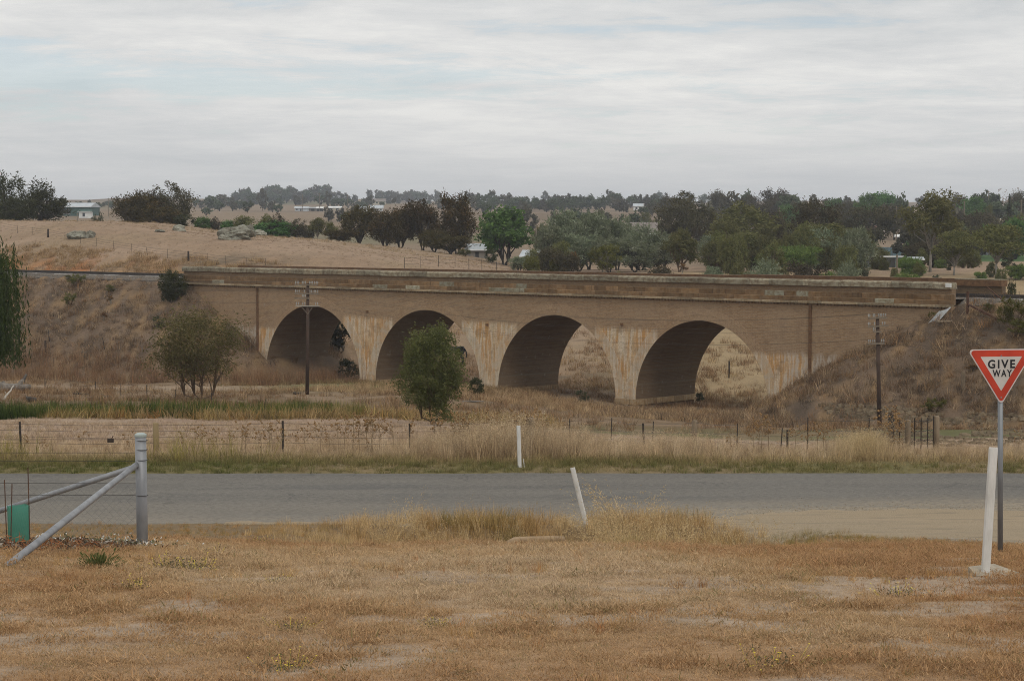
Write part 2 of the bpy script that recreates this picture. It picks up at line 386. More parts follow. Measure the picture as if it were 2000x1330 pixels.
def build_ground():
    ys = np.concatenate([np.linspace(-60, 8, 24)[:-1], np.geomspace(8, 6000, 640)])
    ts = np.linspace(-1, 1, 300)
    Y, T = np.meshgrid(ys, ts, indexing='ij'); X = T * (16 + 0.42 * np.maximum(Y, 0))
    Z = H(X.ravel(), Y.ravel())
    V = np.stack([X.ravel(), Y.ravel(), Z], 1)
    nr, nc = Y.shape; i = np.arange(nr * nc).reshape(nr, nc)
    Fq = np.stack([i[:-1, :-1], i[:-1, 1:], i[1:, 1:], i[1:, :-1]], -1).reshape(-1, 4)
    me = np_mesh('ground', V, Fq, ground_mat(), True)
    vcol(me, 'gcol', gcol(X.ravel(), Y.ravel()))
    struct(link('ground', me))
build_ground()

def sheet(name, mat, xs, lo, hi, nv, lift):
    """a strip laid on the ground between two edge functions of x"""
    xs = np.asarray(xs); v = np.linspace(0, 1, nv); a = lo(xs); b = hi(xs)
    X = np.repeat(xs[:, None], nv, 1); Y = a[:, None] + (b - a)[:, None] * v[None, :]
    edge = np.minimum(v, 1 - v)[None, :] * (nv - 1)
    Z = H(X.ravel(), Y.ravel()).reshape(X.shape) + np.where(edge < 0.5, -0.03, lift)
    i = np.arange(X.size).reshape(X.shape)
    Fq = np.stack([i[:-1, :-1], i[1:, :-1], i[1:, 1:], i[:-1, 1:]], -1).reshape(-1, 4)
    return struct(link(name, np_mesh(name, np.stack([X.ravel(), Y.ravel(), Z.ravel()], 1), Fq, mat, True)))
def asphalt(name, base, dust):
    t = NT(name); p = t.pos(); sp = t.n('ShaderNodeSeparateXYZ'); t.L(p, sp.inputs[0])
    g = t.noise(p, 60, 3, 0.8); g2 = t.noise(t.map(p, (0.25, 1.4, 1)), 1.1, 6, 0.62); g3 = t.noise(p, 240, 2, 0.6)
    c = t.ramp(g, [(0.30, tuple(0.5 * v for v in base)), (0.5, base), (0.7, tuple(1.8 * v for v in base))])
    c = t.mix(t.ramp(g3, [(0.58, 0), (0.7, 0.55)]), c, (0.30, .28, .25))
    # two lanes' wheel paths polished darker, dust pushed to the near edge
    yy = sp.outputs['Y']
    wv = t.math('SINE', t.math('MULTIPLY', t.math('SUBTRACT', yy, 36.6), 3.4))
    c = t.mix(t.math('MULTIPLY', t.math('ADD', wv, 1.0), 0.16), c, (0.065, .063, .06))
    ck = t.n('ShaderNodeTexVoronoi', feature='DISTANCE_TO_EDGE'); wob = t.n('ShaderNodeVectorMath', operation='ADD'); t.L(p, wob.inputs[0]); t.L(t.noise(p, 1.6, 4, .6, 0, True), wob.inputs[1]); t.L(wob.outputs[0], ck.inputs[0]); ck.inputs['Scale'].default_value = .42
    c = t.mix(t.math('MULTIPLY', t.ramp(ck.outputs['Distance'], [(0.0, 1), (.012, 0)]), t.ramp(t.noise(p, .25, 3), [(.48, 0), (.56, .8)])), c, (.03, .03, .03))
    c = t.mix(t.ramp(t.noise(t.map(p, (.5, 1, 1)), .55, 3, .5), [(.56, 0), (.60, .35)]), c, (.085, .083, .08))
    ed = t.n('ShaderNodeMapRange'); t.L(t.math('ADD', yy, t.math('MULTIPLY', g2, 1.4)), ed.inputs[0]); ed.inputs['From Min'].default_value = 40.2; ed.inputs['From Max'].default_value = 35.6
    c = t.mix(t.math('MULTIPLY', ed.outputs[0], 0.55), c, dust)
    xr = t.n('ShaderNodeMapRange'); t.L(t.math('ADD', sp.outputs['X'], t.math('MULTIPLY', t.math('SUBTRACT', 38.0, yy), 1.6)), xr.inputs[0]); xr.inputs['From Min'].default_value = 1.5; xr.inputs['From Max'].default_value = 6.5
    yr = t.n('ShaderNodeMapRange'); t.L(t.math('ADD', yy, t.math('MULTIPLY', g2, 3.0)), yr.inputs[0]); yr.inputs['From Min'].default_value = 41.2; yr.inputs['From Max'].default_value = 38.6
    c = t.mix(t.math('MULTIPLY', t.math('MULTIPLY', xr.outputs[0], yr.outputs[0]), t.ramp(t.noise(p, 9, 4, .7), [(.35, .35), (.6, .95)])), c, (.33, .265, .18))
    sl = t.math('MULTIPLY', t.ramp(g2, [(0.4, 0), (0.65, 1)]), 0.45)
    c = t.mix(sl, c, (0.175, .16, .135))
    md = t.noise(t.map(p, (.7, 1, 1)), 14, 4, .75)
    c = t.mix(t.ramp(md, [(.36, .5), (.5, 0)]), c, (.07, .065, .06)); c = t.mix(t.ramp(md, [(.54, 0), (.68, .5)]), c, (.24, .22, .19))
    t.bump(g, 0.6, 0.01)
    return t.done(c, 0.85, spec=0.2)
xs = np.linspace(-60, 60, 481)
sheet('road', asphalt('road_asphalt', (.130, .118, .101), (.30, .25, .185)), xs, lambda x: 35.35 + 0.3 * (fbm(x * 1.3, x * 0 + 3, 5) - .5) + 0.0 * x, lambda x: 43.1 + 0.16 * (fbm(x * 1.1, x * 0 + 8, 6) - .5), 60, 0.012)
def gravel_mat():
    t = NT('shoulder_gravel'); p = t.pos()
    g = t.noise(p, 45, 4, 0.75); g2 = t.noise(t.map(p, (0.35, 1.1, 1)), 0.8, 6, 0.6); g3 = t.noise(t.map(p, (0.3, 2.2, 1)), 2.2, 5, 0.65)
    c = t.ramp(g, [(0.3, (.17, .13, .085)), (0.5, (.30, .235, .155)), (0.7, (.44, .365, .265))])
    c = t.mix(t.ramp(g2, [(0.45, 0), (0.7, 0.5)]), c, (.36, .28, .19))
    c = t.mix(t.ramp(g3, [(0.54, 0), (0.64, 0.6)]), c, (.17, .14, .105))
    t.bump(g, 0.8, 0.02)
    return t.done(c, 0.95, spec=0.1)
gx = np.linspace(-5.0, 26, 700)
def glo(x): return 35.3 - 0.5 * sstep(-5, 0, x) - 5.6 * sstep(2.6, 7.8, x) - 1.9 * sstep(7, 12, x) + 0.5 * (fbm(x * 1.1, x * 0 + 1, 61) - .5)
def ghi(x): return 35.6 + 1.9 * sstep(2.2, 6.0, x) + 0.0 * sstep(4, 8, x) + 0.9 * sstep(8, 18, x) + 0.9 * (fbm(x * 1.3, x * 0 + 5, 62) - .5) + 0.5 * (fbm(x * 6, x * 0 + 5, 66) - .5)
sheet('gravel_shoulder', gravel_mat(), gx, glo, ghi, 40, 0.022)
sx = np.linspace(6.2, 26, 120)
sheet('side_road', asphalt('side_asphalt', (.15, .145, .138), (.3, .25, .19)), sx, lambda x: glo(x) - 0.9 * sstep(6.2, 8.5, x) + 0.15 * (fbm(x * 2, x * 0, 64) - .5), lambda x: glo(x) + 0.35 + .25 * (fbm(x * 1.5, x * 0 + 4, 63) - .5), 14, 0.034)

# ------------------------------------------------------------------ brick viaduct
BASEZ = -6.0
def brick_mat(name, stain=True, tone=1.0, uv=False):
    t = NT(name)
    if uv:
        v = t.n('ShaderNodeUVMap').outputs[0]; v3 = t.obj()
    else:
        v3 = t.obj(); sp = t.n('ShaderNodeSeparateXYZ'); t.L(v3, sp.inputs[0]); cb = t.n('ShaderNodeCombineXYZ'); t.L(sp.outputs[0], cb.inputs[0]); t.L(sp.outputs[2], cb.inputs[1]); v = cb.outputs[0]
    b = t.n('ShaderNodeTexBrick'); t.L(v, b.inputs['Vector'])
    for k, x in (('Scale', 1.0), ('Mortar Size', 0.009), ('Mortar Smooth', 0.3), ('Bias', -0.1), ('Brick Width', 0.24 if not uv else 0.12), ('Row Height', 0.086 if not uv else 0.115)): b.inputs[k].default_value = x
    k = tone
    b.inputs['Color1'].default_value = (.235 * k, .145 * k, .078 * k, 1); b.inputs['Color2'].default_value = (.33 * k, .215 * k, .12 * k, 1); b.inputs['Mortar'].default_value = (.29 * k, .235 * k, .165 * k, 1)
    c = b.outputs['Color']
    big = t.noise(v3, 0.35, 5, 0.6); mid = t.noise(t.map(v3, (1, 1, 1.6)), 1.6, 6, 0.65); fine = t.noise(v3, 9, 4, 0.7)
    c = t.mix(t.ramp(big, [(0.35, 0), (0.65, 0.6)]), c, (.31 * k, .225 * k, .145 * k))
    c = t.mix(t.ramp(mid, [(0.5, 0), (0.75, 0.55)]), c, (.15 * k, .10 * k, .07 * k))
    c = t.mix(t.ramp(fine, [(0.3, 0.35), (0.55, 0)]), c, (.14 * k, .095 * k, .065 * k))
    c = t.mix(t.ramp(t.noise(v3, 2.3, 4, 0.7), [(0.62, 0), (0.72, 0.5)]), c, (.36, .33, .29))
    if stain:
        sp2 = t.n('ShaderNodeSeparateXYZ'); t.L(v3, sp2.inputs[0]); s_, z_ = sp2.outputs[0], t.math('ADD', sp2.outputs[2], BASEZ)
        # lime and iron run down the spandrels from the drain level
        streak = t.noise(t.map(v3, (4.2, 1, 0.34)), 1.0, 7, 0.66, 0.5)
        streak2 = t.noise(t.map(v3, (1.5, 1, 0.22)), 1.0, 6, 0.62, 0.6)
        fine_s = t.noise(t.map(v3, (15, 1, 0.9)), 1.0, 5, 0.65, 0.4)
        ph = t.math('DIVIDE', s_, STEP)
        fr = t.math('ABSOLUTE', t.math('SUBTRACT', t.math('FRACT', t.math('ADD', ph, 0.5)), 0.5))      # 0 at each pier
        inr = t.math('MULTIPLY', t.math('GREATER_THAN', ph, -0.02), t.math('LESS_THAN', ph, 4.2))
        topz = t.math('ADD', -0.95, t.math('MULTIPLY', t.math('SUBTRACT', fine_s, 0.5), 0.8))
        endp = t.math('ADD', t.math('LESS_THAN', ph, 0.3), t.math('GREATER_THAN', ph, 3.7), True)
        topz = t.math('SUBTRACT', topz, t.math('MULTIPLY', endp, 1.1))
        below = t.n('ShaderNodeMapRange'); t.L(t.math('SUBTRACT', topz, z_), below.inputs[0]); below.inputs['From Min'].default_value = 0.0; below.inputs['From Max'].default_value = 0.28
        near = t.n('ShaderNodeMapRange'); t.L(t.math('ADD', fr, t.math('MULTIPLY', t.math('SUBTRACT', fine_s, .5), .02)), near.inputs[0]); near.inputs['From Min'].default_value = 0.222; near.inputs['From Max'].default_value = 0.205
        fac = t.math('MULTIPLY', t.math('MULTIPLY', below.outputs[0], near.outputs[0]), inr)
        lime = t.ramp(streak2, [(0.30, (.50, .39, .25)), (0.42, (.58, .40, .21)), (0.50, (.50, .26, .09)), (0.58, (.64, .49, .31)), (0.70, (.33, .24, .14))])
        lime = t.mix(t.ramp(t.noise(t.map(v3, (.9, 1, .35)), 1.0, 4, .6), [(.42, 0), (.58, .85)]), lime, (.54, .28, .09))
        lime = t.mix(t.ramp(streak, [(0.47, 0), (0.57, 0.8)]), lime, (.70, .61, .48))
        lime = t.mix(t.ramp(fine_s, [(0.56, 0), (0.66, 0.6)]), lime, (.19, .12, .07))
        lime = t.mix(t.ramp(fine, [(0.35, 0.5), (0.55, 0)]), lime, (.27, .2, .13))
        lime = t.mix(t.ramp(t.noise(v3, 1.3, 5, .65), [(0.50, 0), (0.66, .7)]), lime, (.235, .165, .095))
        if uv: lime = t.mix(t.ramp(mid, [(.4, .65), (.6, .15)]), lime, (.52, .46, .37))
        c = t.mix(t.math('MULTIPLY', fac, t.ramp(mid, [(0.25, 0.75), (0.6, 0.96)])), c, lime)
        # whitewash flakes low on the end walls
        zr = t.n('ShaderNodeMapRange'); t.L(t.math('ADD', z_, t.math('MULTIPLY', t.math('SUBTRACT', fine_s, .5), 1.2)), zr.inputs[0]); zr.inputs['From Min'].default_value = -1.95; zr.inputs['From Max'].default_value = -2.3
        ex = t.math('ADD', t.math('MULTIPLY', t.math('LESS_THAN', ph, -0.02), t.math('GREATER_THAN', ph, -0.40)), t.math('MULTIPLY', t.math('GREATER_THAN', ph, 4.02), t.math('LESS_THAN', ph, 4.62)))
        wf = t.math('MULTIPLY', t.math('MULTIPLY', zr.outputs[0], ex), t.ramp(t.noise(t.map(v3, (3.5, 1, 1.1)), 1.0, 6, 0.75), [(0.44, 0), (0.56, 1)]))
        c = t.mix(t.math('MULTIPLY', wf, .8), c, (.47, .41, .34))
    t.bump(t.math('ADD', t.math('MULTIPLY', b.outputs['Fac'], -0.6), t.math('MULTIPLY', fine, 0.7)), 0.7, 0.02)
    return t.done(c, 0.92, spec=0.15)
def stone_mat(name, a, b, lichen, la, rough=0.9):
    t = NT(name); v = t.obj(); oi = t.n('ShaderNodeObjectInfo').outputs['Random']
    mp = t.n('ShaderNodeVectorMath', operation='ADD'); t.L(v, mp.inputs[0])
    cb = t.n('ShaderNodeCombineXYZ'); t.L(t.math('MULTIPLY', oi, 57.0), cb.inputs[0]); t.L(cb.outputs[0], mp.inputs[1]); v = mp.outputs[0]
    c = t.ramp(t.noise(v, 2.2, 6, 0.65), [(0.35, a), (0.65, b)])
    c = t.mix(t.ramp(t.noise(v, 5.5, 5, 0.7), [(0.42, 0), (0.6, la)]), c, lichen)
    c = t.mix(t.ramp(t.noise(t.map(v, (9, 9, 0.6)), 1.0, 3, 0.6), [(0.55, 0), (0.72, 0.6)]), c, tuple(0.45 * q for q in a))
    hs = t.n('ShaderNodeHueSaturation'); t.L(c, hs.inputs['Color']); t.L(t.math('ADD', t.math('MULTIPLY', oi, 0.55), 0.72), hs.inputs['Value'])
    t.bump(t.noise(v, 14, 5, 0.7), 0.7, 0.03)
    return t.done(hs.outputs[0], rough, spec=0.15)
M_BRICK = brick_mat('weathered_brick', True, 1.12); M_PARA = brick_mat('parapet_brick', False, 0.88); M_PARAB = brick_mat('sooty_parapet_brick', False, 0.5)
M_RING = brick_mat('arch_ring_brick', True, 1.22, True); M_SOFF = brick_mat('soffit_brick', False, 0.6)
M_COPE = stone_mat('lichened_coping', (.13, .095, .06), (.22, .175, .115), (.31, .29, .215), 0.7)
M_BAND = stone_mat('band_stone', (.135, .078, .038), (.225, .135, .065), (.30, .26, .19), 0.2)
M_BANDL = stone_mat('pale_band_stone', (.21, .165, .10), (.28, .235, .155), (.36, .36, .285), 0.75)
M_STRING = stone_mat('string_course_stone', (.20, .14, .08), (.29, .215, .13), (.36, .32, .24), 0.45)
M_IMP = stone_mat('impost_stone', (.30, .20, .10), (.38, .25, .13), (.44, .38, .28), 0.4)
M_RUSTP = mottled('rust_streaked_cement', (.10, .055, .03), (.18, .10, .05), 5)
def build_viaduct():
    root = thing('brick_viaduct', 'long four-arched brown brick railway viaduct with stone coping crossing the dry creek', 'viaduct', (BO[0], BO[1], BASEZ), BROT)
    zo = -BASEZ                                     # local z = world z - BASEZ
    Rr, TH = 5.0, 0.70; CZ = -5.41
    cs = [(k + 0.5) * STEP for k in range(4)]
    def bottom(s):
        for c in cs:
            if abs(s - c) < Rr + TH - 0.03: return CZ + math.sqrt((Rr + TH - 0.03) ** 2 - (s - c) ** 2)
        return -8.5
    ss = set(np.arange(S_LEFT, S_RIGHT, 0.5).tolist() + [S_LEFT, S_RIGHT])
    for c in cs:
        for a in np.linspace(0, math.pi, 49): ss.add(c + (Rr + TH - 0.03) * math.cos(a))
        for e in (-1, 1): ss.add(c + e * (Rr + TH - 0.0295))
    ss = sorted(ss); ss = [s for i, s in enumerate(ss) if i == 0 or s - ss[i - 1] > 1e-4]
    def wall(t0, t1):
        mb = MB(); n = len(ss); vs = []
        for s in ss:
            b = bottom(s)
            vs += [(s, t0, .86 + zo), (s, t0, b + zo), (s, t1, .86 + zo), (s, t1, b + zo)]
        fs = []
        for i in range(n - 1):
            a = i * 4; e = a + 4
            fs += [(a, a + 1, e + 1, e), (a + 2, e + 2, e + 3, a + 3), (a, e, e + 2, a + 2), (a + 1, a + 3, e + 3, e + 1)]
        fs += [(0, 2, 3, 1), ((n - 1) * 4, (n - 1) * 4 + 1, (n - 1) * 4 + 3, (n - 1) * 4 + 2)]
        return mb.add(vs, fs)
    wall(0, 0.5).obj('spandrel_wall', M_BRICK, root); wall(BW - 0.5, BW).obj('spandrel_wall', M_BRICK, root)
    # arches: rings of voussoirs through the whole width, in six header rings that step a little
    na = 64
    for c in cs:
        mb = MB(); uvs = []
        prof = []
        P = [(-0.014, Rr), (-0.014, Rr + 0.34), (-0.026, Rr + 0.345), (-0.026, Rr + TH), (BW + 0.02, Rr + TH), (BW + 0.02, Rr)]
        vs = []; fs = []
        for a in np.linspace(0, math.pi, na + 1):
            for (t, r) in P: vs.append((c - r * math.cos(a), t, CZ + r * math.sin(a) + zo))
        m = []
        for i in range(na):
            for j in range(6):
                a = i * 6 + j; b = i * 6 + (j + 1) % 6; fs.append((a, b, b + 6, a + 6)); m.append(0 if j < 3 else (1 if j == 5 else 0))
        mb.add(vs, fs); mb.m = m
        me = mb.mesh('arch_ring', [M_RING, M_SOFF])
        uv = me.uv_layers.new(name='UVMap'); k = 0
        for p in me.polygons:
            for li in p.loop_indices:
                v = me.vertices[me.loops[li].vertex_index].co; a = math.atan2(v.z - zo - CZ, c - v.x); r = math.hypot(v.z - zo - CZ, c - v.x)
                uv.data[li].uv = (a * Rr, r if p.material_index == 0 else v.y)
        link('arch_ring', me, root)
    # piers below the springing: impost blocks, brick plinth
    hw = (STEP - 2 * Rr) / 2
    for k in range(5):
        c = k * STEP; w0, w1 = c - hw, c + hw
        if k == 0: w0 = c - 2.4
        if k == 4: w1 = c + 2.4
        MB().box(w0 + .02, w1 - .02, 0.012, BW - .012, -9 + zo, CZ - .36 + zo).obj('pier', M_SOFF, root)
        L = BW + 0.1; x = -0.05
        edges = [x]
        while x < L - 0.3: x = min(x + random.uniform(.7, 1.15), L - .05); edges.append(x)
        for a, b in zip(edges, edges[1:]):
            q = random.uniform(-.02, .03)
            MB().cbox(w0 - .05 + q * .5, w1 + .05 + q, a + .006, b - .006, CZ - .355 + zo, CZ - 0.004 + zo, .02).obj('impost_stone', M_IMP, root)
        MB().box(w0 - .10, w1 + .10, -.12, BW + .12, -9 + zo, CZ - 1.0 + zo).obj('plinth', M_SOFF, root)
    # narrow rusty pilasters where the end walls begin
    for s in (-0.20, 48.46):
        MB().box(s, s + .17, -.09, .01, -8 + zo, .74 + zo).obj('pilaster', M_RUSTP, root)
    # parapets with their courses, front and back
    shared = {}
    def block(name, L, t0, t1, h, c, mats):
        key = (name, round(t0, 3), round(t1, 3), round(h, 3), mats.name)
        if key not in shared:
            mb = MB(); rnd = random.Random(len(shared))
            mb.prism([(t0, 0), (t1, 0), (t1, h - c), (t1 - c, h), (t0 + c, h), (t0, h - c)], 0.004, 0.996)
            shared[key] = mb.mesh(name, mats)
        return shared[key]
    def course(name, z0, h, t0, t1, lo, hi, c, pick, jit=0.012, s0=S_LEFT, s1=S_RIGHT, front=True):
        s = s0
        while s < s1 - 0.05:
            L = random.uniform(lo, hi)
            for br in (-0.22, 48.42):
                if s < br - 0.05 < s + L: L = br - s
            L = min(L, s1 - s)
            if s1 - s - L < 0.35: L = s1 - s
            q = random.uniform(-jit, jit)
            m = pick()
            o = link(name, block(name, L, t0, t1, h, c, m), root, (s, q if front else -q, z0 + zo + random.uniform(-jit, jit) * .7), None, (L, 1, 1))
            o.rotation_euler = (0, random.uniform(-1, 1) * jit * 0.25, 0)
            s += L
    for front in (True, False):
        def T(a, b): return (a, b) if front else (BW - b, BW - a)
        bx = lambda a, b, z0, z1, m, nm: MB().box(S_LEFT + .02, S_RIGHT - .02, *T(a, b), z0 + zo, z1 + zo).obj(nm, m, root)
        bx(.04, .46, .95, 1.84, M_PARA if front else M_PARAB, 'parapet_wall')
        if front:
            course('coping_stone', 1.84, .35, *T(-.14, .56), 1.1, 2.6, .09, lambda: M_COPE, 0.016)
            course('ledge_stone', 1.22, .30, *T(-.055, .3), .8, 1.6, .035, lambda: M_BANDL if random.random() < .06 else M_BAND, .005)
            course('band_stone', .985, .245, *T(-.14, .3), .9, 1.9, .03, lambda: M_BANDL if random.random() < .2 else M_BAND, .006)
            course('string_stone', .84, .135, *T(-.21, .3), .9, 1.8, .02, lambda: M_STRING, .004)
        else:
            bx(-.14, .56, 1.845, 2.19, M_RUSTP, 'coping'); bx(-.14, .3, .985, 1.5, M_BAND, 'ledge'); bx(-.21, .3, .84, .975, M_STRING, 'string_course')
            for k in range(6):
                s = S_RIGHT - 3.0 * k - 3.0
                MB().prism([(BW - .56, 0), (BW + .14, 0), (BW + .14, .05), (BW - .56, .05)], s + .01, s + 2.98).obj('coping_slab', M_COPE if k == 0 else M_RUSTP, root, loc=(0, 0, 2.2 + zo))
        if front:
            mb = MB(); s = S_LEFT
            while s < S_RIGHT - .1:
                if not (-.3 < s < .1 or 48.3 < s < 48.7): mb.box(s, s + .115, -.10, .02, .745 + zo, .832 + zo)
                s += .23
            stuff(mb.obj('dentil_bricks', M_PARA, root))
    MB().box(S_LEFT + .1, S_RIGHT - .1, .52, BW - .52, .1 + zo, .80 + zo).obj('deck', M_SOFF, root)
    for c, z in ((cs[0] + STEP / 2, .0), (cs[1] + STEP / 2 - .15, -.55), (cs[2] + STEP / 2 - .3, -.15)):
        MB().box(c - .09, c + .09, -.10, .05, z - .75 + zo, z - .6 + zo).obj('drain_spout', M_RUSTP, root)
    MB().box(S_RIGHT - .30, S_RIGHT + .02, -.155, -.05, 1.93 + zo, 2.15 + zo).obj('white_marker', mottled('white_marker_paint', (.6, .6, .57), (.7, .7, .68), 9), root)
build_viaduct()

# ------------------------------------------------------------------ railway
M_RAIL = mottled('rail_steel', (.05, .043, .04), (.085, .07, .06), 8, 0.6, 0.3)
M_CONC = mottled('sleeper_concrete', (.42, .40, .37), (.55, .53, .5), 6)
M_STEELRUST = mottled('rusty_steel', (.055, .028, .018), (.12, .06, .035), 9, .8)
def ballast_mat():
    t = NT('ballast'); v = t.pos(); n = t.noise(v, 7, 5, .75)
    vo = t.n('ShaderNodeTexVoronoi'); t.L(v, vo.inputs[0]); vo.inputs['Scale'].default_value = 9
    c = t.ramp(n, [(.3, (.06, .05, .04)), (.5, (.12, .10, .08)), (.72, (.22, .19, .155))])
    t.bump(vo.outputs['Distance'], .9, .05); return t.done(c, .95)
def build_track():
    mat = ballast_mat()
    for s0, s1 in ((-75, S_LEFT + .05), (S_LEFT + .1, S_RIGHT - .1), (S_RIGHT - .05, 90)):
        mb = MB(); inb = s0 == S_LEFT + .1
        prof = [(.55, 1.26), (BW - .55, 1.26)] if inb else [(.75, .95), (1.45, 1.29), (4.45, 1.29), (5.2, .95)]
        pr = prof + [(prof[-1][0], .7), (prof[0][0], .7)]
        N = max(2, int((s1 - s0) / 1.0)); vs = []; fs = []; n = len(pr)
        for i in range(N + 1):
            s = s0 + (s1 - s0) * i / N
            for (t, z) in pr:
                w = 0 if inb else .12
                vs.append(bw(s, t + random.uniform(-w, w), z + (random.uniform(-.04, .05) if z > .8 and not inb else 0)))
        for i in range(N):
            for j in range(n): a = i * n + j; b = i * n + (j + 1) % n; fs.append((a, b, b + n, a + n))
        struct(mb.add(vs, fs).obj('ballast_bed', mat))
    root = thing('railway_track', 'dark steel railway rails on pale sleepers running over the viaduct and along the bank', 'railway track', (BO[0], BO[1], 1.26), BROT)
    prof = [(-.07, 0), (.07, 0), (.07, .02), (.015, .04), (.015, .12), (.036, .13), (.036, .17), (-.036, .17), (-.036, .13), (-.015, .12), (-.015, .04), (-.07, .02)]
    for tc in (2.23, 3.67):
        MB().prism([(tc + a, b + .055) for a, b in prof], -75, 90).obj('rail', M_RAIL, root)
    sm = MB().prism([(1.7, -.15), (4.2, -.15), (4.2, .03), (4.14, .05), (1.76, .05), (1.7, .03)], -.12, .12).mesh('sleeper', M_CONC)
    for s in list(np.arange(-60, S_LEFT - .3, .68)) + list(np.arange(S_RIGHT + .5, 74, .68)):
        link('sleeper', sm, root, (s, random.uniform(-.03, .03), random.uniform(-.01, .012)))
build_track()
def bar(mb, a, b, w=.05, m=0): mb.tube([a, b], w, 4, m)
def steel_bits():
    z = 1.25
    p = bw(58.9, -.35); g = h1(p.x, p.y)
    o = thing('buffer_post', 'rusty steel rail post with a long diagonal brace beside the end of the parapet', 'post', (p.x, p.y, g), BROT)
    MB().box(-.06, .06, -.05, .05, -.4, 1.75 - g).obj('upright', M_STEELRUST, o)
    e = bw(61.2, -.9); ge = h1(e.x, e.y)
    MB().tube([(0.05, -.02, 1.05 - g), (2.3, -.55, ge - g - .05)], [.075, .075], 4).obj('brace', M_STEELRUST, o)
    a = bw(59.6, .3); ga = h1(a.x, a.y)
    tag(MB().tube([bw(58.3 + 1.0, 1.0, 1.95), bw(61.6, .2, h1(*bw(61.6, .2)[:2]) - .1)], .035, 5).obj('leaning_rod', M_STEELRUST), 'thin rusty rod leaning across the rails near the parapet end', 'rod')
    q = bw(61.6, 6.6); gq = h1(q.x, q.y)
    tag(MB().box(-.2, .2, -.18, .18, -.3, 1.55).obj('black_post', mottled('charred_timber', (.02, .018, .016), (.04, .035, .03), 7), None, loc=(q.x, q.y, gq), rot=(0, 0, BROT)), 'thick black timber post behind the far parapet end', 'post')
    # corrugated drain chute at the end of the wing wall
    c = bw(57.6, -.45, .72); d = bw(56.9, -1.1, -.35)
    mb = MB(); vs = []; fs = []; n = 13
    ax = Vector(d) - Vector(c); sd = Vector((BU[0], BU[1], .35)).normalized(); nn = ax.cross(sd).normalized()
    for i in range(5):
        for j in range(n):
            w = (j / (n - 1) - .5); vs.append(Vector(c) + ax * (i / 4) + sd * w * .8 + nn * (.035 * (1 if j % 2 else -1) + .25 * w * w))
    for i in range(4):
        for j in range(n - 1): fs.append((i * n + j, i * n + j + 1, (i + 1) * n + j + 1, (i + 1) * n + j))
    m = len(vs); vs += [v + nn * .012 for v in vs]; fs += [tuple(q + m for q in f[::-1]) for f in fs]
    tag(mb.add(vs, fs).obj('drain_chute', mottled('galvanised_sheet', (.34, .35, .35), (.46, .47, .46), 4, .5, .4)), 'corrugated grey metal drain chute sloping down beside the right end of the viaduct', 'drain chute')
steel_bits()
# ------------------------------------------------------------------ trees
M_BARK_PALE = mottled('pale_gum_bark', (.17, .15, .125), (.30, .27, .225), 3, .9)
M_BARK_DARK = mottled('dark_bark', (.045, .036, .028), (.085, .07, .055), 4, .95)
M_BARK_BROWN = mottled('brown_bark', (.10, .065, .04), (.16, .11, .07), 4, .95)
LEAF = {
    'olive': leafmat('olive_leaves', (.075, .078, .026), (.165, .16, .06)),
    'brown': leafmat('brown_green_needles', (.042, .034, .013), (.09, .068, .024), .2, (.16, .09, .035)),
    'dark': leafmat('dark_evergreen_leaves', (.032, .036, .016), (.066, .068, .028), .15),
    'dome': leafmat('dull_dark_leaves', (.044, .038, .022), (.092, .076, .042), .15),
    'silver': leafmat('silver_green_leaves', (.10, .125, .07), (.22, .245, .15), .25, (.38, .38, .29)),
    'bright': leafmat('bright_green_leaves', (0.055, 0.109, 0.033), (0.109, 0.191, 0.055)),
    'pepper': leafmat('light_green_leaves', (0.081, 0.130, 0.036), (0.155, 0.220, 0.057)),
    'far': leafmat('blue_green_leaves', (.052, .066, .036), (.105, .125, .07), .2),
    'faro': leafmat('grey_olive_leaves', (0.078, 0.074, 0.053), (0.133, 0.121, 0.082), .2),
    'willow': leafmat('willow_leaves', (.028, .042, .012), (.066, .085, .026), .3),
    'fine': leafmat('fine_green_leaves', (.062, .074, .024), (.14, .15, .054), .3, (.18, .16, .075)),
    'rusty': leafmat('green_brown_leaves', (.075, .075, .026), (.16, .135, .055), .3, (.23, .15, .08)),
    'dead': leafmat('dry_brown_leaves', (.13, .075, .035), (.22, .13, .06), .3),
    'yellow': leafmat('yellow_green_leaves', (0.068, 0.068, 0.020), (0.135, 0.126, 0.036), .3),
    'scrub': leafmat('grey_green_scrub_leaves', (.05, .055, .03), (.105, .105, .06), .25),
}
def unit(v): return v / np.maximum(np.linalg.norm(v, axis=1, keepdims=True), 1e-6)
def leaf_mesh(name, c, a, L, Wd, tint, mat):
    """diamond leaves at c, pointing along a"""
    n = len(c); r = np.random.default_rng(len(c) + 3)
    a = unit(a); b = unit(np.cross(a, r.normal(size=(n, 3)))); L = np.broadcast_to(L, n)[:, None]; Wd = np.broadcast_to(Wd, n)[:, None]
    V = np.stack([c - a * L / 2, c + b * Wd / 2, c + a * L / 2, c - b * Wd / 2], 1).reshape(-1, 3)
    me = np_mesh(name, V, np.arange(n * 4).reshape(n, 4), mat)
    t = np.repeat(np.clip(tint, 0, 1), 4); vcol(me, 'tint', np.stack([t, t, t], 1)); return me
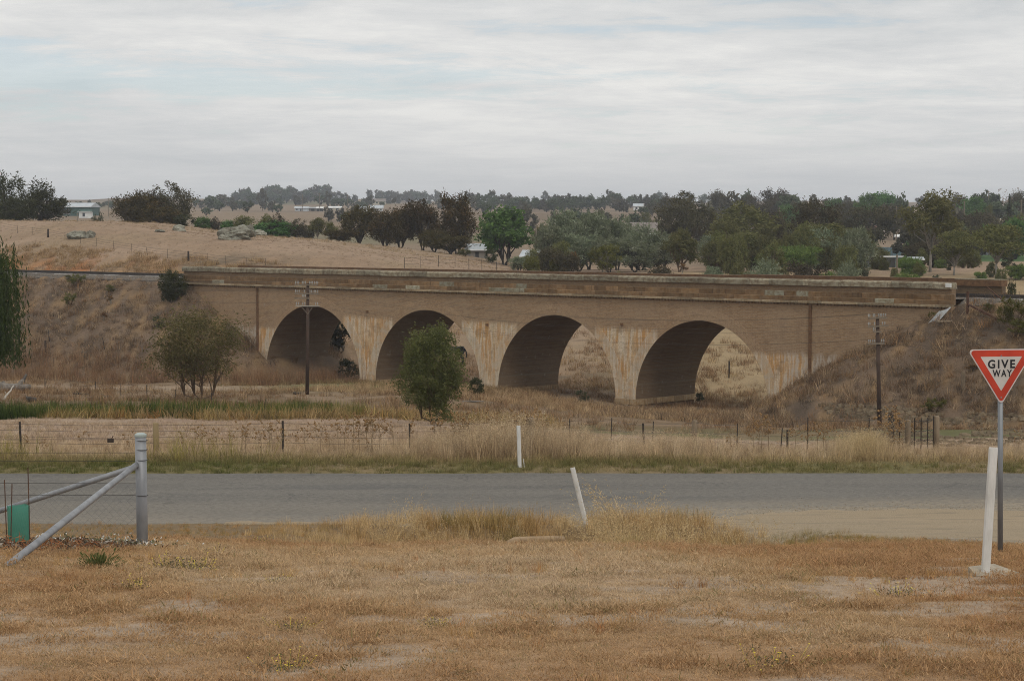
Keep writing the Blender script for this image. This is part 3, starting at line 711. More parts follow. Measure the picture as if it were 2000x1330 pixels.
def make_tree(name, seed, h, w, kind, n=5000, leaf=(.4, .16), cb=.3, lobes=16, shape=1.0, droop=-.3, fluff=.55, bark=None, stems=1, lean=0.0, flat=1.0, limb=1.0, gaps=.9, depth=1.0):
    """returns (trunk mesh, crown mesh); tree stands at the origin"""
    r = np.random.default_rng(seed)
    cz = h * (cb + 1) / 2; rz = h * (1 - cb) / 2; rx = w / 2
    lc = []; tries = 0
    while len(lc) < lobes and tries < 4000:
        tries += 1
        d = unit(r.normal(size=(1, 3)))[0]; q = r.uniform(.25, 1) ** .45 * .74
        p = d * q
        k = 1 - (1 - shape) * (p[2] * .5 + .5)                # <1 narrows upwards
        p = np.array([p[0] * rx * k, p[1] * rx * k * depth, p[2] * rz])
        if all(np.linalg.norm((p - o) / (rx, rx, rz)) > .26 for o in lc): lc.append(p)
    lc = np.array(lc); lr = r.uniform(.24, .42, len(lc)) * (1 if shape >= 1 else 1 - .3 * (1 - shape))
    cs = []; al = []; ti = []
    wsum = lr ** 2; cnt = np.maximum((n * wsum / wsum.sum()).astype(int), 8)
    for p, q, m in zip(lc, lr, cnt):
        ncl = max(4, m // 28); cd = unit(r.normal(size=(ncl, 3))) * r.uniform(.35, 1.08, (ncl, 1))
        cd[:, 2] = np.where(cd[:, 2] < -.55, -.55, cd[:, 2])
        cc = p + cd * np.array([q * rx, q * rx, q * rz * .9 * flat])
        k = r.integers(0, ncl, m); s = .17 * gaps
        off = r.normal(size=(m, 3)) * s * np.array([q * rx, q * rx, q * rz]) * 1.5
        c = cc[k] + off; cs.append(c)
        al.append(unit(cd[k]) * fluff + r.normal(size=(m, 3)) * .5 + np.array([0, 0, -droop * -1]))
        ti.append(np.clip(.18 + .5 * r.uniform(0, 1, ncl)[k] + .30 * r.uniform(-.5, 1, m), 0, 1))
    c = np.concatenate(cs); c[:, 2] += cz; a = np.concatenate(al); t = np.concatenate(ti)
    c[:, 0] += lean * np.maximum(c[:, 2], 0)
    keep = c[:, 2] > .05
    c, a, t = c[keep], a[keep], t[keep]
    sz = r.uniform(.65, 1.25, len(c))
    crown = leaf_mesh(name + '_crown', c, a, leaf[0] * sz, leaf[1] * sz, t, LEAF[kind])
    mb = MB(); br = max(.05, h * .022) * limb
    lcz = lc + np.array([0, 0, cz]); lcz[:, 0] += lean * lcz[:, 2]
    fork = h * max(cb * .75, .08)
    for si in range(stems):
        sd = 0 if stems == 1 else (si - (stems - 1) / 2)
        bx = sd * br * .9; top = Vector((sd * w * .085 + lean * fork + r.normal() * w * .015 * (stems > 1), r.uniform(-.06, .06) * w * (stems > 1), fork * r.uniform(.8, 1.25)))
        pts = [Vector((bx, 0, -.3)), Vector((bx * 1.4 + r.normal() * br * .4, 0, fork * .4)), top]
        mb.tube(pts, [br * 1.25 / math.sqrt(stems), br / math.sqrt(stems), br * .8 / math.sqrt(stems)], 7)
        mine = [l for i, l in enumerate(lcz[np.argsort(lcz[:, 0])]) if i * stems // len(lcz) == si]
        for l in mine:
            e = Vector(l); mid = top.lerp(e, .5) + Vector((r.normal() * w * .05, r.normal() * w * .05, h * .04))
            q = top.lerp(e, .2) + Vector((0, 0, h * .02))
            mb.tube([top - Vector((0, 0, br)), q, mid, e], [br * .5, br * .42, br * .28, br * .08], 5, 0, False)
            for _ in range(2):
                e2 = mid.lerp(e, .4) + Vector((r.normal() * w * .12, r.normal() * w * .12, abs(r.normal()) * h * .09)); mb.tube([mid, mid.lerp(e2, .5) + Vector((0, 0, h * .01)), e2], [br * .2, br * .13, br * .05], 4, 0, False)
    trunk = mb.mesh(name + '_trunk', bark or M_BARK_DARK, True)
    return trunk, crown
def plant_tree(name, tm, label, cat, loc, rz=0, scl=1.0, group=None, parts=('trunk', 'crown')):
    o = thing(name, label, cat, loc, rz, group); o.scale = scl if hasattr(scl, '__len__') else (scl,) * 3
    for p, me in zip(parts, tm):
        if me: link(p, me, o)
    return o
# models, each 1 unit = 1 m at the height given
MOD = {
    'gum': (8, [make_tree('gum', 11 + i, 8, 7.4, 'olive', 5200, (.42, .15), .30, 20, 1.0, -.25, .5, M_BARK_PALE, 1, [0, .05, -.04][i], limb=.8, gaps=1.0) for i in range(3)]),
    'oak': (8, [make_tree('oak', 31 + i, 8, 6.2, 'brown', 6500, (.46, .11), .04, 22, .82, .35, .9, M_BARK_DARK, 2, .0, gaps=1.05) for i in range(3)]),
    'pine': (8, [make_tree('pine', 41 + i, 8, 7.0, 'dark', 6500, (.45, .12), .03, 24, .8, .25, .8, M_BARK_DARK, 1, 0, gaps=1.0) for i in range(2)]),
    'dome': (8, [make_tree('dome', 51, 8, 8.6, 'dome', 7000, (.36, .14), .2, 30, 1.0, .0, .6, M_BARK_DARK, 1, 0, limb=1.0, gaps=.9)]),
    'silver': (6, [make_tree('silver', 61 + i, 6, 5.2, 'silver', 5200, (.40, .10), .0, 20, .85, .5, .7, M_BARK_DARK, 2, 0) for i in range(3)]),
    'bright': (6, [make_tree('bright', 71, 6, 5.0, 'bright', 6000, (.34, .17), .12, 24, .95, 0, .5, M_BARK_DARK, 2)]),
    'pepper': (4, [make_tree('pepper', 81 + i, 4, 5.2, 'pepper', 5200, (.42, .07), .0, 16, .9, -.9, .3, M_BARK_DARK, 2) for i in range(2)]),
    'dark': (8, [make_tree('darkgum', 91 + i, 8, 8.0, 'dome', 5600, (.40, .15), .2, 22, 1.0, -.2, .5, M_BARK_DARK, 1) for i in range(2)]),
    'olive': (6, [make_tree('olivebush', 101 + i, 6, 4.6, 'olive', 5200, (.34, .10), .04, 18, .8, -.1, .5, M_BARK_BROWN, 2) for i in range(3)]),
    'sapling': (3, [make_tree('sapling', 111, 3, 1.7, 'dead', 700, (.24, .09), .2, 9, .7, 0, .5, M_BARK_PALE)]),
    'yellow': (4, [make_tree('yellowbush', 121, 4, 3.6, 'yellow', 3600, (.28, .08), .05, 16, .85, 0, .6, M_BARK_PALE, 2)]),
    'bush': (2, [make_tree('bush', 131 + i, 2, 2.3, 'scrub', 1400, (.18, .07), .0, 10, .9, 0, .7, M_BARK_BROWN, 2) for i in range(2)]),
    'dbush': (2, [make_tree('darkbush', 141 + i, 2, 2.3, 'dark', 2200, (.17, .06), .0, 12, .9, .1, .7, M_BARK_DARK, 2) for i in range(2)]),
    'ybush': (1, [make_tree('broom', 151 + i, 1, 1.25, 'yellow', 1500, (.15, .02), .0, 10, .9, .6, .9, M_BARK_BROWN, 2) for i in range(2)]),
    'far': (8, [make_tree('fartree', 161 + i, 8, 8.8 - i * .6, 'far' if i < 3 else 'faro', 900, (1.0, .5), .0 + .05 * (i % 3), 15, 1.0, 0, .5, M_BARK_DARK, 1) for i in range(6)]),
    'farpine': (8, [make_tree('farpine', 171, 8, 3.6, 'far', 420, (.9, .4), .0, 12, .4, .5, .6, M_BARK_DARK)]),
    'bare': (8, [make_tree('bare', 181, 8, 6, 'dead', 160, (.5, .2), .3, 16, 1.0, 0, .5, M_BARK_PALE, 1, limb=.8)]),
    'cypress': (6, [make_tree('cypress', 191, 6, 1.6, 'dark', 1500, (.45, .16), .0, 14, .45, .6, .5, M_BARK_DARK)]),
}
CNT = {}
def tree(kind, name, px, py_top, w_px, D, label, cat='tree', group=None, py_base=None, sink=0.0):
    """stand a tree of this kind on the ground at column px and distance D, as tall and wide as the photograph shows it"""
    h0, models = MOD[kind]; k = CNT.get(kind, 0); CNT[kind] = k + 1
    tm = models[k % len(models)]
    p = hit(px, py_base) if py_base else on_ground(px, D); D = p.y
    top = at(px, py_top, D).z; h = max(top - p.z, .4)
    bb = tm[1].vertices; n = len(bb); co = np.empty(n * 3, np.float32); bb.foreach_get('co', co); co = co.reshape(-1, 3)
    if ('ext', tm[1].name) not in CNT: CNT[('ext', tm[1].name)] = (np.percentile(co[:, 2], 99.7), np.percentile(co[:, 0], 99) - np.percentile(co[:, 0], 1))
    zt, wt = CNT[('ext', tm[1].name)]
    sz = h / zt; sx = (w_px / F * D) / wt if w_px else sz
    return plant_tree(name, tm, label, cat, (p.x, p.y, p.z - .05 - sink), random.uniform(-.5, .5) + (math.pi if k % 2 else 0), (sx, (sx + sz) / 2 if sx > sz * .6 else sx, sz), group)

# trees that stand between the viaduct and the town
tree('pine', 'dark_evergreen_tree', 12, 338, 70, 262, 'tall dark evergreen tree standing at the far left of the hill crest')
tree('pine', 'dark_evergreen_tree', 84, 352, 96, 255, 'broad dark evergreen tree with jagged top on the left of the hill crest')
tree('pine', 'dark_evergreen_tree', 38, 385, 70, 250, 'lower dark evergreen filling the gap between two taller evergreens on the crest')
tree('bush', 'grey_bush', 190, 415, 26, 300, 'small grey-green bush standing alone past the crest before the green shed', 'bush')
tree('oak', 'rusty_tree', 262, 378, 78, 262, 'dull brown-green tree with open top, left of the hilltop clump')
tree('oak', 'rusty_tree', 300, 372, 70, 266, 'brown-green tree in the middle of the hilltop clump')
tree('dome', 'dark_gum_tree', 340, 356, 74, 268, 'tallest dark round-headed tree of the hilltop clump')
tree('oak', 'rusty_tree', 320, 402, 80, 258, 'low brown bushy tree at the front of the hilltop clump')
tree('dbush', 'dark_bush', 362, 418, 40, 256, 'dark bush at the right foot of the hilltop clump', 'bush')
for px, yt, w, k, lab in ((398, 424, 34, 'bright', 'small green tree just behind the crest, right of the hilltop clump'), (421, 423, 22, 'dome', 'small dark round tree between green bushes behind the crest'), (446, 430, 26, 'bright', 'small bright bush behind the crest just left of the big rock outcrop'),
        (476, 421, 46, 'olive', 'grey-olive round tree right behind the big rock outcrop'), (520, 418, 24, 'olive', 'small olive tree rising above a green hedge behind the standing rocks'), (545, 416, 28, 'dome', 'dark small tree behind the standing rocks'),
        (535, 431, 80, 'bright', 'wide low green tree right behind the standing rocks'), (580, 427, 38, 'dome', 'dark tree at the right end of the standing rocks'), (602, 440, 30, 'dome', 'low dark bush between two small trees behind the crest'),
        (621, 425, 32, 'gum', 'small open-crowned tree through which the pale field shows'), (648, 432, 26, 'faro', '')):
    if k == 'faro': k = 'gum'; lab = 'thin grey tree just left of the big casuarina clump'
    tree(k, 'small_tree', px, yt, w, 262, lab, group='small trees behind the hill crest')
for px, yt, w, D, lab in ((668, 448, 62, 250, 'low brown-green tree at the left end of the casuarina clump'), (702, 402, 74, 258, 'rounded casuarina second from the left in the clump'), (752, 412, 70, 254, 'shorter casuarina in the middle of the clump'),
        (782, 404, 66, 257, 'casuarina right of the middle dip of the clump'), (826, 390, 66, 256, 'broad casuarina left of the tallest one'), (893, 376, 74, 250, 'tallest casuarina with wispy tip at the right end of the clump'), (850, 448, 60, 246, 'low brown casuarina in front of the gap left of the tallest'), (880, 460, 80, 244, 'low spreading casuarina at the foot of the tallest one')):
    tree('oak', 'casuarina_tree', px, yt, w, D, lab, 'tree', 'casuarinas on the hill slope')
tree('olive', 'grey_bush', 908, 486, 26, 240, 'small grey bush at the right foot of the tallest casuarina', 'bush')
tree('bright', 'green_tree', 986, 406, 90, 236, 'deep green leafy round tree standing alone left of the silvery thicket')
tree('dbush', 'dark_bush', 960, 484, 26, 232, 'dark bush at the left foot of the deep green tree', 'bush')
tree('silver', 'silver_bush', 1014, 500, 36, 226, 'pale silvery bush low beside the deep green tree', 'bush')
for px, yt, w, D, lab in ((1072, 438, 62, 228, 'silver-green tree at the left edge of the thicket'), (1102, 410, 78, 236, 'tall silver-green tree near the left of the thicket'), (1150, 412, 80, 238, 'tallest silver-green tree in the thicket'), (1205, 424, 76, 236, 'silver-green tree in front of the brown house roof'),
        (1252, 436, 70, 232, 'silver-green tree below the right end of the brown roof'), (1130, 456, 80, 228, 'lower silvery tree at the front of the thicket'), (1190, 462, 76, 226, 'lower silvery tree behind the yellow-green bush'), (1290, 452, 72, 230, 'silver-tipped tree at the right of the thicket'), (1240, 470, 80, 224, 'dark-based silvery tree behind the paired boulders'), (1388, 458, 56, 236, 'silver-tipped tree right of the olive cone-shaped tree')):
    tree('silver', 'silver_tree', px, yt, w, D, lab, 'tree', 'silvery thicket beyond the viaduct')
tree('olive', 'olive_bush', 1043, 486, 34, 218, 'olive bush at the left front corner of the thicket', 'bush')
tree('olive', 'olive_bush', 1082, 482, 30, 216, 'thin grey-olive bush in front of the thicket', 'bush')
tree('gum', 'small_gum_tree', 1100, 470, 34, 217, 'small gum with a bent pale trunk in front of the thicket')
tree('sapling', 'dry_sapling', 1122, 490, 18, 215, 'dry brown sapling in front of the thicket')
tree('yellow', 'yellow_green_bush', 1181, 477, 58, 214, 'yellow-green rounded bush with pale twigs just above the parapet', 'bush')
tree('olive', 'cone_shaped_tree', 1328, 448, 64, 218, 'olive cone-shaped tree in front of the dark domed tree')
tree('olive', 'olive_tree', 1392, 470, 52, 216, 'dark olive bushy tree just behind the rounded boulders')
tree('sapling', 'dry_sapling', 1332, 514, 18, 208, 'rust-brown dry sapling just left of the rounded boulders')
tree('dome', 'domed_tree', 1335, 376, 104, 300, 'big dark dome-shaped tree on visible black limbs above the thicket')
tree('dark', 'dark_tree', 1384, 416, 30, 310, 'dark leafy tree touching the right side of the domed tree')
tree('dark', 'dark_tree', 1362, 440, 20, 290, 'little dark tree under the domed tree in front of the white house')
for px, yt, w, D, k, lab in ((1452, 396, 120, 262, 'olive', 'tall wide olive-green tree right of the domed tree'), (1415, 430, 60, 250, 'olive', 'olive tree filling in below the tall wide one'), (1466, 452, 76, 226, 'olive', 'dense dark olive tree behind the middle of the parapet'), (1500, 410, 70, 270, 'dark', 'dark green tree between the wide olive tree and the next dark crown')):
    tree(k, 'olive_tree', px, yt, w, D, lab)
tree('dark', 'dark_gum_tree', 1592, 390, 96, 262, 'dark heavy-crowned gum above the bright weeping tree')
tree('gum', 'forked_gum_tree', 1618, 436, 110, 232, 'gum with two pale forked trunks left of the open white shed')
tree('dark', 'dark_gum_tree', 1655, 462, 60, 236, 'dark drooping gum just left of the blue fence')
tree('pepper', 'weeping_tree', 1540, 478, 110, 220, 'bright green weeping tree just behind the parapet')
tree('pepper', 'weeping_bush', 1615, 530, 56, 196, 'low bright green weeping bush topping the parapet', 'bush')
tree('pepper', 'weeping_bush', 1770, 532, 50, 192, 'low bright green bush at the right of the open white shed', 'bush')
tree('dark', 'dark_gum_tree', 1703, 402, 100, 330, 'wide dark gum on the slope behind the blue fence')
tree('gum', 'pale_limbed_gum', 1815, 372, 108, 222, 'tallest gum with white limbs rising behind the right of the parapet')
tree('gum', 'leaning_gum_tree', 1862, 450, 80, 214, 'smaller gum leaning right beside the tallest white-limbed one')
tree('dark', 'dark_tree', 1888, 412, 90, 345, 'dark green tree on the slope right of the tallest gum')
tree('gum', 'branching_gum', 1945, 438, 96, 206, 'spreading gum with several pale curved trunks near the end of the parapet')
tree('olive', 'grey_green_sapling', 1715, 482, 40, 260, 'grey-green young tree in front of the blue fence')
tree('olive', 'grey_green_sapling', 1672, 500, 36, 236, 'grey-green young tree just left of the open white shed')
tree('pepper', 'yellow_green_bush', 1990, 515, 50, 205, 'yellow-green bush at the far right beyond the parapet', 'bush')
tree('dbush', 'shrub', 1978, 548, 26, 122, 'ragged shrub beside the charred post beyond the track', 'bush')
# town trees on the right-hand slope
for px, yt, w, D, k, lab in ((1458, 372, 32, 620, 'far', 'round treetop poking above the wide olive tree'), (1398, 390, 30, 900, 'far', 'pale leaning tree on the skyline right of the domed tree'), (1520, 385, 44, 560, 'dark', 'dark tree on the skyline above the middle of the viaduct'), (1545, 380, 46, 540, 'far', 'taller round tree next on the skyline'),
        (1536, 400, 40, 470, 'bright', 'small green tree below the skyline pair'), (1590, 380, 30, 600, 'far', 'loose treetop above the dark heavy-crowned gum'), (1612, 388, 30, 560, 'far', 'grey treetop just right of the heavy-crowned gum'), (1648, 391, 44, 520, 'dark', 'dark rounded tree on the skyline near the clay bank'), (1672, 394, 34, 520, 'far', 'grey-green tree beside the skyline power pole'),
        (1694, 379, 44, 500, 'bright', 'bright green tree on the skyline'), (1722, 376, 50, 510, 'bright', 'bushy bright green tree behind the pink roof'), (1757, 380, 38, 480, 'far', 'greyish tree on the skyline left of the tallest gum'), (1745, 400, 70, 430, 'dark', 'dark tree below the skyline beside a power pole'),
        (1868, 378, 44, 520, 'dark', 'dark tree on the skyline right of the tallest gum'), (1898, 386, 52, 470, 'bright', 'dense round green tree right of a power pole'), (1914, 371, 50, 560, 'far', 'airy grey tree against the sky at the right'), (1943, 378, 26, 540, 'farpine', 'dark pointed pine on the skyline at the right'),
        (1950, 392, 70, 480, 'far', 'wide grey-green tree above the cream wall'), (1992, 374, 50, 500, 'dark', 'big dark tree at the right edge of the skyline'), (1910, 416, 60, 400, 'dark', 'brownish dark tree left of the water tank'), (1985, 424, 60, 380, 'dark', 'brown-green tree right of the white car'), (1862, 396, 60, 420, 'far', 'grey-green tree close behind the tallest gum')):
    tree(k, 'town_tree', px, yt, w, D, lab, 'tree', 'trees of the town slope')
tree('bare', 'bare_tree', 1957, 368, 34, 540, 'leafless pale tree against the sky at the right')
tree('bare', 'bare_tree', 1980, 366, 28, 545, 'leafless pinkish tree right of the dark cypress')
tree('cypress', 'cypress_tree', 1970, 381, 11, 420, 'narrow dark cypress near the right edge')
tree('yellow', 'yellow_bush', 1886, 462, 18, 320, 'little yellow-leaved bush beside the grey house roof', 'bush')
tree('yellow', 'yellow_bush', 1925, 400, 22, 470, 'yellowish bush at the end of the cream wall', 'bush')
# ridge trees far away, left of the domed tree; the trees of one stand look alike
far_spots = []
def stand(x0, x1, n, base0, base1, hmin, hmax, group, tail):
    """n far trees counted from the left"""
    for i in range(n):
        px = x0 + (x1 - x0) * (i + random.uniform(.1, .9)) / n; pb = random.uniform(base0, base1)
        p = hit(px, pb, 290)
        if p.y > 3300: p = on_ground(px, random.uniform(1300, 1900))
        label = (ORD[i] + ' tree from the left ' + tail).strip()
        k = random.randrange(6); h0, models = MOD['far']; hh = random.uniform(hmin, hmax) / F * p.y
        plant_tree('far_tree', models[k], label, 'tree', (p.x, p.y, p.z - .3), random.uniform(0, 6), (hh / 8 * random.uniform(.9, 1.35), hh / 8, hh / 8), group)
stand(404, 460, 7, 410, 400, 16, 30, 'trees at the left end of the far ridge', 'in the hazy stand left of the dense ridge belt')
stand(455, 640, 26, 392, 402, 14, 32, 'dense tree belt on the far ridge', 'in the dense ridge belt above the long pale shed')
stand(420, 560, 7, 420, 408, 18, 30, 'trees in the far pale field', 'in the pale field below the dense ridge belt')
stand(640, 750, 12, 398, 408, 12, 24, 'trees round the ridge houses', 'among the small houses on the far ridge')
stand(750, 860, 16, 396, 392, 12, 24, 'trees on the middle of the far ridge', 'on the hazy ridge behind the casuarina clump')
stand(930, 1090, 24, 400, 420, 16, 30, 'blue tree belt behind the deep green tree', 'in the blue-grey belt behind the deep green tree')
stand(1090, 1210, 14, 418, 400, 22, 36, 'dark belt behind the silvery thicket', 'in the dull belt behind the silvery thicket')
stand(1200, 1300, 14, 405, 425, 16, 34, 'trees above the brown roof', 'in the hazy row above the brown house roof')
stand(640, 700, 4, 430, 440, 24, 44, 'grey trees left of the casuarinas', 'in the field left of the casuarina clump')
stand(150, 225, 9, 404, 410, 10, 20, 'trees right of the green shed', 'in the small hazy row right of the big green shed')
stand(1400, 1640, 16, 410, 430, 20, 32, 'trees behind the wide olive tree', 'on the hazy slope behind the wide olive tree')
stand(470, 640, 24, 386, 396, 16, 34, 'back row of the dense ridge belt', 'in the back row of the dense ridge belt')
stand(640, 860, 24, 388, 400, 12, 26, 'back row behind the ridge houses', 'in the hazy row behind the ridge houses')
stand(860, 1100, 25, 396, 412, 14, 30, 'back row of the blue-grey belt', 'in the back row of the blue-grey belt')
stand(380, 470, 8, 400, 415, 14, 26, 'scrub left of the dense ridge belt', 'in the scrub left of the ridge belt')
stand(1230, 1420, 16, 396, 408, 16, 30, 'skyline row beside the domed tree', 'on the skyline beside the domed tree')
stand(1640, 2000, 26, 405, 445, 18, 34, 'trees among the town houses', 'among the houses of the town slope')
tree('far', 'lone_tree', 514, 367, 20, 900, 'tall see-through tree rising above the dense ridge belt')
tree('far', 'lone_tree', 642, 373, 14, 1000, 'thin lone tree standing above the ridge line left of the houses')
tree('far', 'lone_tree', 404, 404, 20, 640, 'dark tree on the slope right of the hilltop clump')
tree('far', 'lone_tree', 412, 384, 30, 900, 'wide dark tree above the left end of the ridge')


# understorey that closes the belt between the viaduct and the town
def fill(n, x0, x1, d0, d1, h0, h1_, kinds, label, group):
    for i in range(n):
        px = x0 + (x1 - x0) * (i + random.uniform(.1, .9)) / n; D = random.uniform(d0, d1); k = random.choice(kinds); p = on_ground(px, D)
        hh = random.uniform(h0, h1_) / F * D; hm, models = MOD[k]; tm = models[random.randrange(len(models))]
        plant_tree('belt_tree', tm, ORD[i] + ' from the left: ' + label, 'tree', (p.x, p.y, p.z - hh * .26), random.uniform(0, 6), (hh / hm * random.uniform(.95, 1.35), hh / hm, hh / hm * 1.26), group)
fill(16, 1395, 1700, 275, 340, 55, 85, ('olive', 'dark', 'olive', 'far'), 'olive belt tree between domed tree and blue fence', 'belt trees left of the blue fence')
fill(20, 1770, 2010, 285, 350, 55, 90, ('olive', 'dark', 'far', 'bright'), 'green belt tree right of the tallest gum', 'belt trees right of the tallest gum')
fill(14, 1395, 1690, 212, 250, 70, 105, ('olive', 'silver', 'olive'), 'dense tree close behind the middle parapet', 'trees just behind the middle of the parapet')
fill(7, 1780, 1905, 236, 262, 40, 70, ('olive', 'dark'), 'dark low tree behind the tallest gum', 'low trees behind the tallest gum')
fill(10, 1300, 1520, 420, 620, 45, 70, ('far', 'dark'), 'hazy tree behind the domed and wide olive trees', 'trees behind the domed tree')
fill(12, 1500, 1760, 420, 560, 40, 60, ('far', 'dark', 'bright'), 'tree on the slope above the clay bank', 'trees above the clay bank')
fill(10, 1010, 1300, 330, 520, 40, 60, ('far', 'olive'), 'dull tree filling in behind the silvery thicket', 'trees filling in behind the silvery thicket')
fill(27, 1032, 1665, 178, 200, 42, 78, ('silver', 'olive', 'olive', 'silver', 'yellow', 'dark'), 'leafy bush just behind the parapet', 'bushes just behind the parapet')
fill(18, 1660, 1995, 200, 235, 22, 44, ('olive', 'bush', 'pepper', 'olive'), 'low bush before the sheds at the right', 'low bushes before the sheds')
# near the creek and on the banks
p = hit(845, 829)
fine = make_tree('creek', 211, 3.75, 3.05, 'fine', 23000, (.125, .034), .0, 34, .78, -.1, .5, M_BARK_BROWN, 4, -.01, limb=.55, gaps=.7)
plant_tree('creek_tree', fine, 'dense fine-leaved green tree with several brown stems standing in front of the second arch', 'tree', p, 0, (1.04, 1.04, 1.06))
p = hit(392, 786)
rus = make_tree('bankside', 223, 5.0, 4.5, 'rusty', 12500, (.16, .05), .10, 30, 1.0, -.25, .45, M_BARK_BROWN, 4, -.07, limb=.55, gaps=1.25, flat=.8)
plant_tree('multistem_tree', rus, 'open-crowned olive and brown multi-stemmed tree before the left end of the viaduct', 'tree', p, 0, (1.22, 1.22, 1.06))
p = hit(337, 592)
sb = make_tree('shrub', 231, 2.9, 3.3, 'dark', 10000, (.16, .055), .0, 30, .9, .1, .6, M_BARK_DARK, 3)
plant_tree('dark_shrub', (sb[0], sb[1]), 'dark green rounded shrub growing against the left end of the parapet', 'bush', (p.x, p.y, p.z - .1), 0, (.80, .80, (at(338, 521, p.y).z - p.z) / 2.9))
for px, pb, ht, w, k, lab in ((152, 560, 26, 34, 'ybush', 'yellow-green broom bush just below the rails on the left bank'), (135, 548, 12, 18, 'ybush', 'tiny yellowish bush just below the rails on the left bank'), (138, 600, 30, 26, 'ybush', 'yellow-green broom bush lower on the left bank'),
        (312, 640, 24, 26, 'bush', 'small grey-green bush on the bank left of the multi-stemmed tree'), (215, 572, 18, 18, 'ybush', 'faint yellowish bush in the middle of the left bank'), (217, 596, 20, 14, 'sapling', 'dry red-brown weed bush on the left bank'),
        (202, 626, 18, 12, 'sapling', 'dry dark red weed bush lower on the left bank'), (682, 738, 38, 38, 'dbush', 'dark green bush at the foot of the pier between the first two arches'), (1597, 722, 26, 36, 'dbush', 'dark spiky bush against the right end wall of the viaduct'),
        (1830, 806, 30, 44, 'ybush', 'yellow-green broom bush on the right bank above the stone pitching'), (1930, 610, 20, 26, 'ybush', 'yellowish bush just below the rails near the rusty post'), (1985, 640, 62, 60, 'ybush', 'large yellow-green bush at the right edge below the rails'),
        (1992, 660, 40, 50, 'ybush', 'low yellow-green bush at the right edge of the bank'), (1822, 622, 10, 16, 'ybush', 'little yellow-green tuft bush beside the drain chute'), (932, 772, 36, 30, 'dbush', 'dark bush beside the foot of the second pier'), (1365, 790, 26, 16, 'bush', 'green weed bush at the far foot of the third pier'),
        (1138, 784, 24, 24, 'bush', 'small dark weed bush inside the third arch'), (665, 690, 70, 44, 'dbush', 'dark overhanging bush at the far side of the first arch'), (1905, 725, 16, 30, 'sapling', 'dry red-brown weed behind the give way sign')):
    q = hit(px, pb)
    tree(k, 'low_bush', px, pb - ht, w, q.y, lab, 'bush', 'bushes and weeds on the banks')
# weeping willow at the left edge
def willow():
    D = 100.0; p = on_ground(-118, D); r = np.random.default_rng(5)
    o = thing('weeping_willow', 'weeping willow with long hanging green strands at the left edge', 'tree', p)
    hh = 9.2; cs = []; aa = []; tt = []
    mb = MB(); mb.tube([(0, 0, -.4), (.1, 0, 1.5), (0, .1, 3.2)], [.42, .36, .3], 9)
    for k in range(64):
        a = r.uniform(0, 2 * math.pi); rad = r.uniform(1.0, 4.2); top = np.array([math.cos(a) * rad, math.sin(a) * rad, hh - 1.1 * (rad / 4.2) ** 2 * 2.2 - r.uniform(0, .8)])
        mb.tube([(0, .1, 3.0), tuple(top * [.45, .45, 1] - [0, 0, 1.6]), tuple(top)], [.13, .08, .02], 5, 0, False)
        for q in range(20):
            st = top + r.normal(size=3) * [.45, .45, .3]; ln = max(1.0, st[2] - r.uniform(1.75, 2.9) - .0)
            m = int(ln * 13); t = np.sort(r.uniform(0, 1, m)); out = np.array([math.cos(a), math.sin(a), 0]) * .35
            pos = st + out * (t ** .5)[:, None] * r.uniform(.3, 1) + np.array([0, 0, -1.0]) * (t * ln)[:, None] + r.normal(size=(m, 3)) * .035
            cs.append(pos); aa.append(np.array([0, 0, -1.0]) + r.normal(size=(m, 3)) * .28); tt.append(np.full(m, r.uniform(.1, .8)) + r.uniform(-.15, .2, m))
    mb.obj('trunk', M_BARK_DARK, o, True)
    c = np.concatenate(cs); link('crown', leaf_mesh('willow_crown', c, np.concatenate(aa), .24, .05, np.concatenate(tt), LEAF['willow']), o)
willow()
# ------------------------------------------------------------------ boulders
M_ROCK = stone_mat('lichened_granite', (.15, .14, .11), (.235, .22, .18), (.29, .29, .23), .6)
def boulder_mesh(seed, sx, sy, sz):
    bm = bmesh.new(); bmesh.ops.create_icosphere(bm, subdivisions=4, radius=1); o = seed * 7.31
    for v in bm.verts:
        p = v.co; n = float(fbm(np.array([p.x * 1.6 + o]), np.array([p.y * 1.4 + p.z * 2.1 + o]), seed, 5)[0]) - .5
        v.co = p * (1 + n * 1.25); v.co.x *= sx; v.co.y *= sy; v.co.z = max(v.co.z, -.5) * sz
    me = bpy.data.meshes.new('boulder'); bm.to_mesh(me); bm.free(); me.materials.append(M_ROCK)
    me.polygons.foreach_set('use_smooth', [False] * len(me.polygons)); return me
def boulder(px, pb, w, h, lab, seed, group=None, D=None, tilt=0.0, ry=.8):
    p = hit(px, pb) if D is None else on_ground(px, D); k = p.y / F
    o = link('boulder', boulder_mesh(seed, w * k / 2, w * k / 2 * ry, h * k * .8), None, (p.x, p.y, p.z + h * k * .22), (0, tilt, 0))
    tag(o, lab, 'boulder', group)
boulder(463, 467, 66, 26, 'largest pale green-grey granite outcrop on the hill', 1); boulder(487, 462, 20, 20, 'squarish block at the top right of the largest outcrop', 2); boulder(444, 468, 28, 10, 'low slab at the left foot of the largest outcrop', 3)
boulder(505, 460, 26, 9, 'flat stone lying between the largest outcrop and the leaning stone', 4); boulder(519, 458, 16, 10, 'small stone at the foot of the leaning stone', 5); boulder(528, 458, 15, 22, 'leaning upright stone on the hill crest', 6, tilt=-.4)
boulder(547, 456, 7, 20, 'thin upright standing stone on the hill crest', 7); boulder(538, 457, 14, 12, 'low stone between the leaning stone and the thin upright one', 8); boulder(557, 459, 13, 13, 'rounded stone just right of the thin upright stone', 9); boulder(568, 461, 14, 12, 'dark rounded stone at the right end of the crest stones', 10)
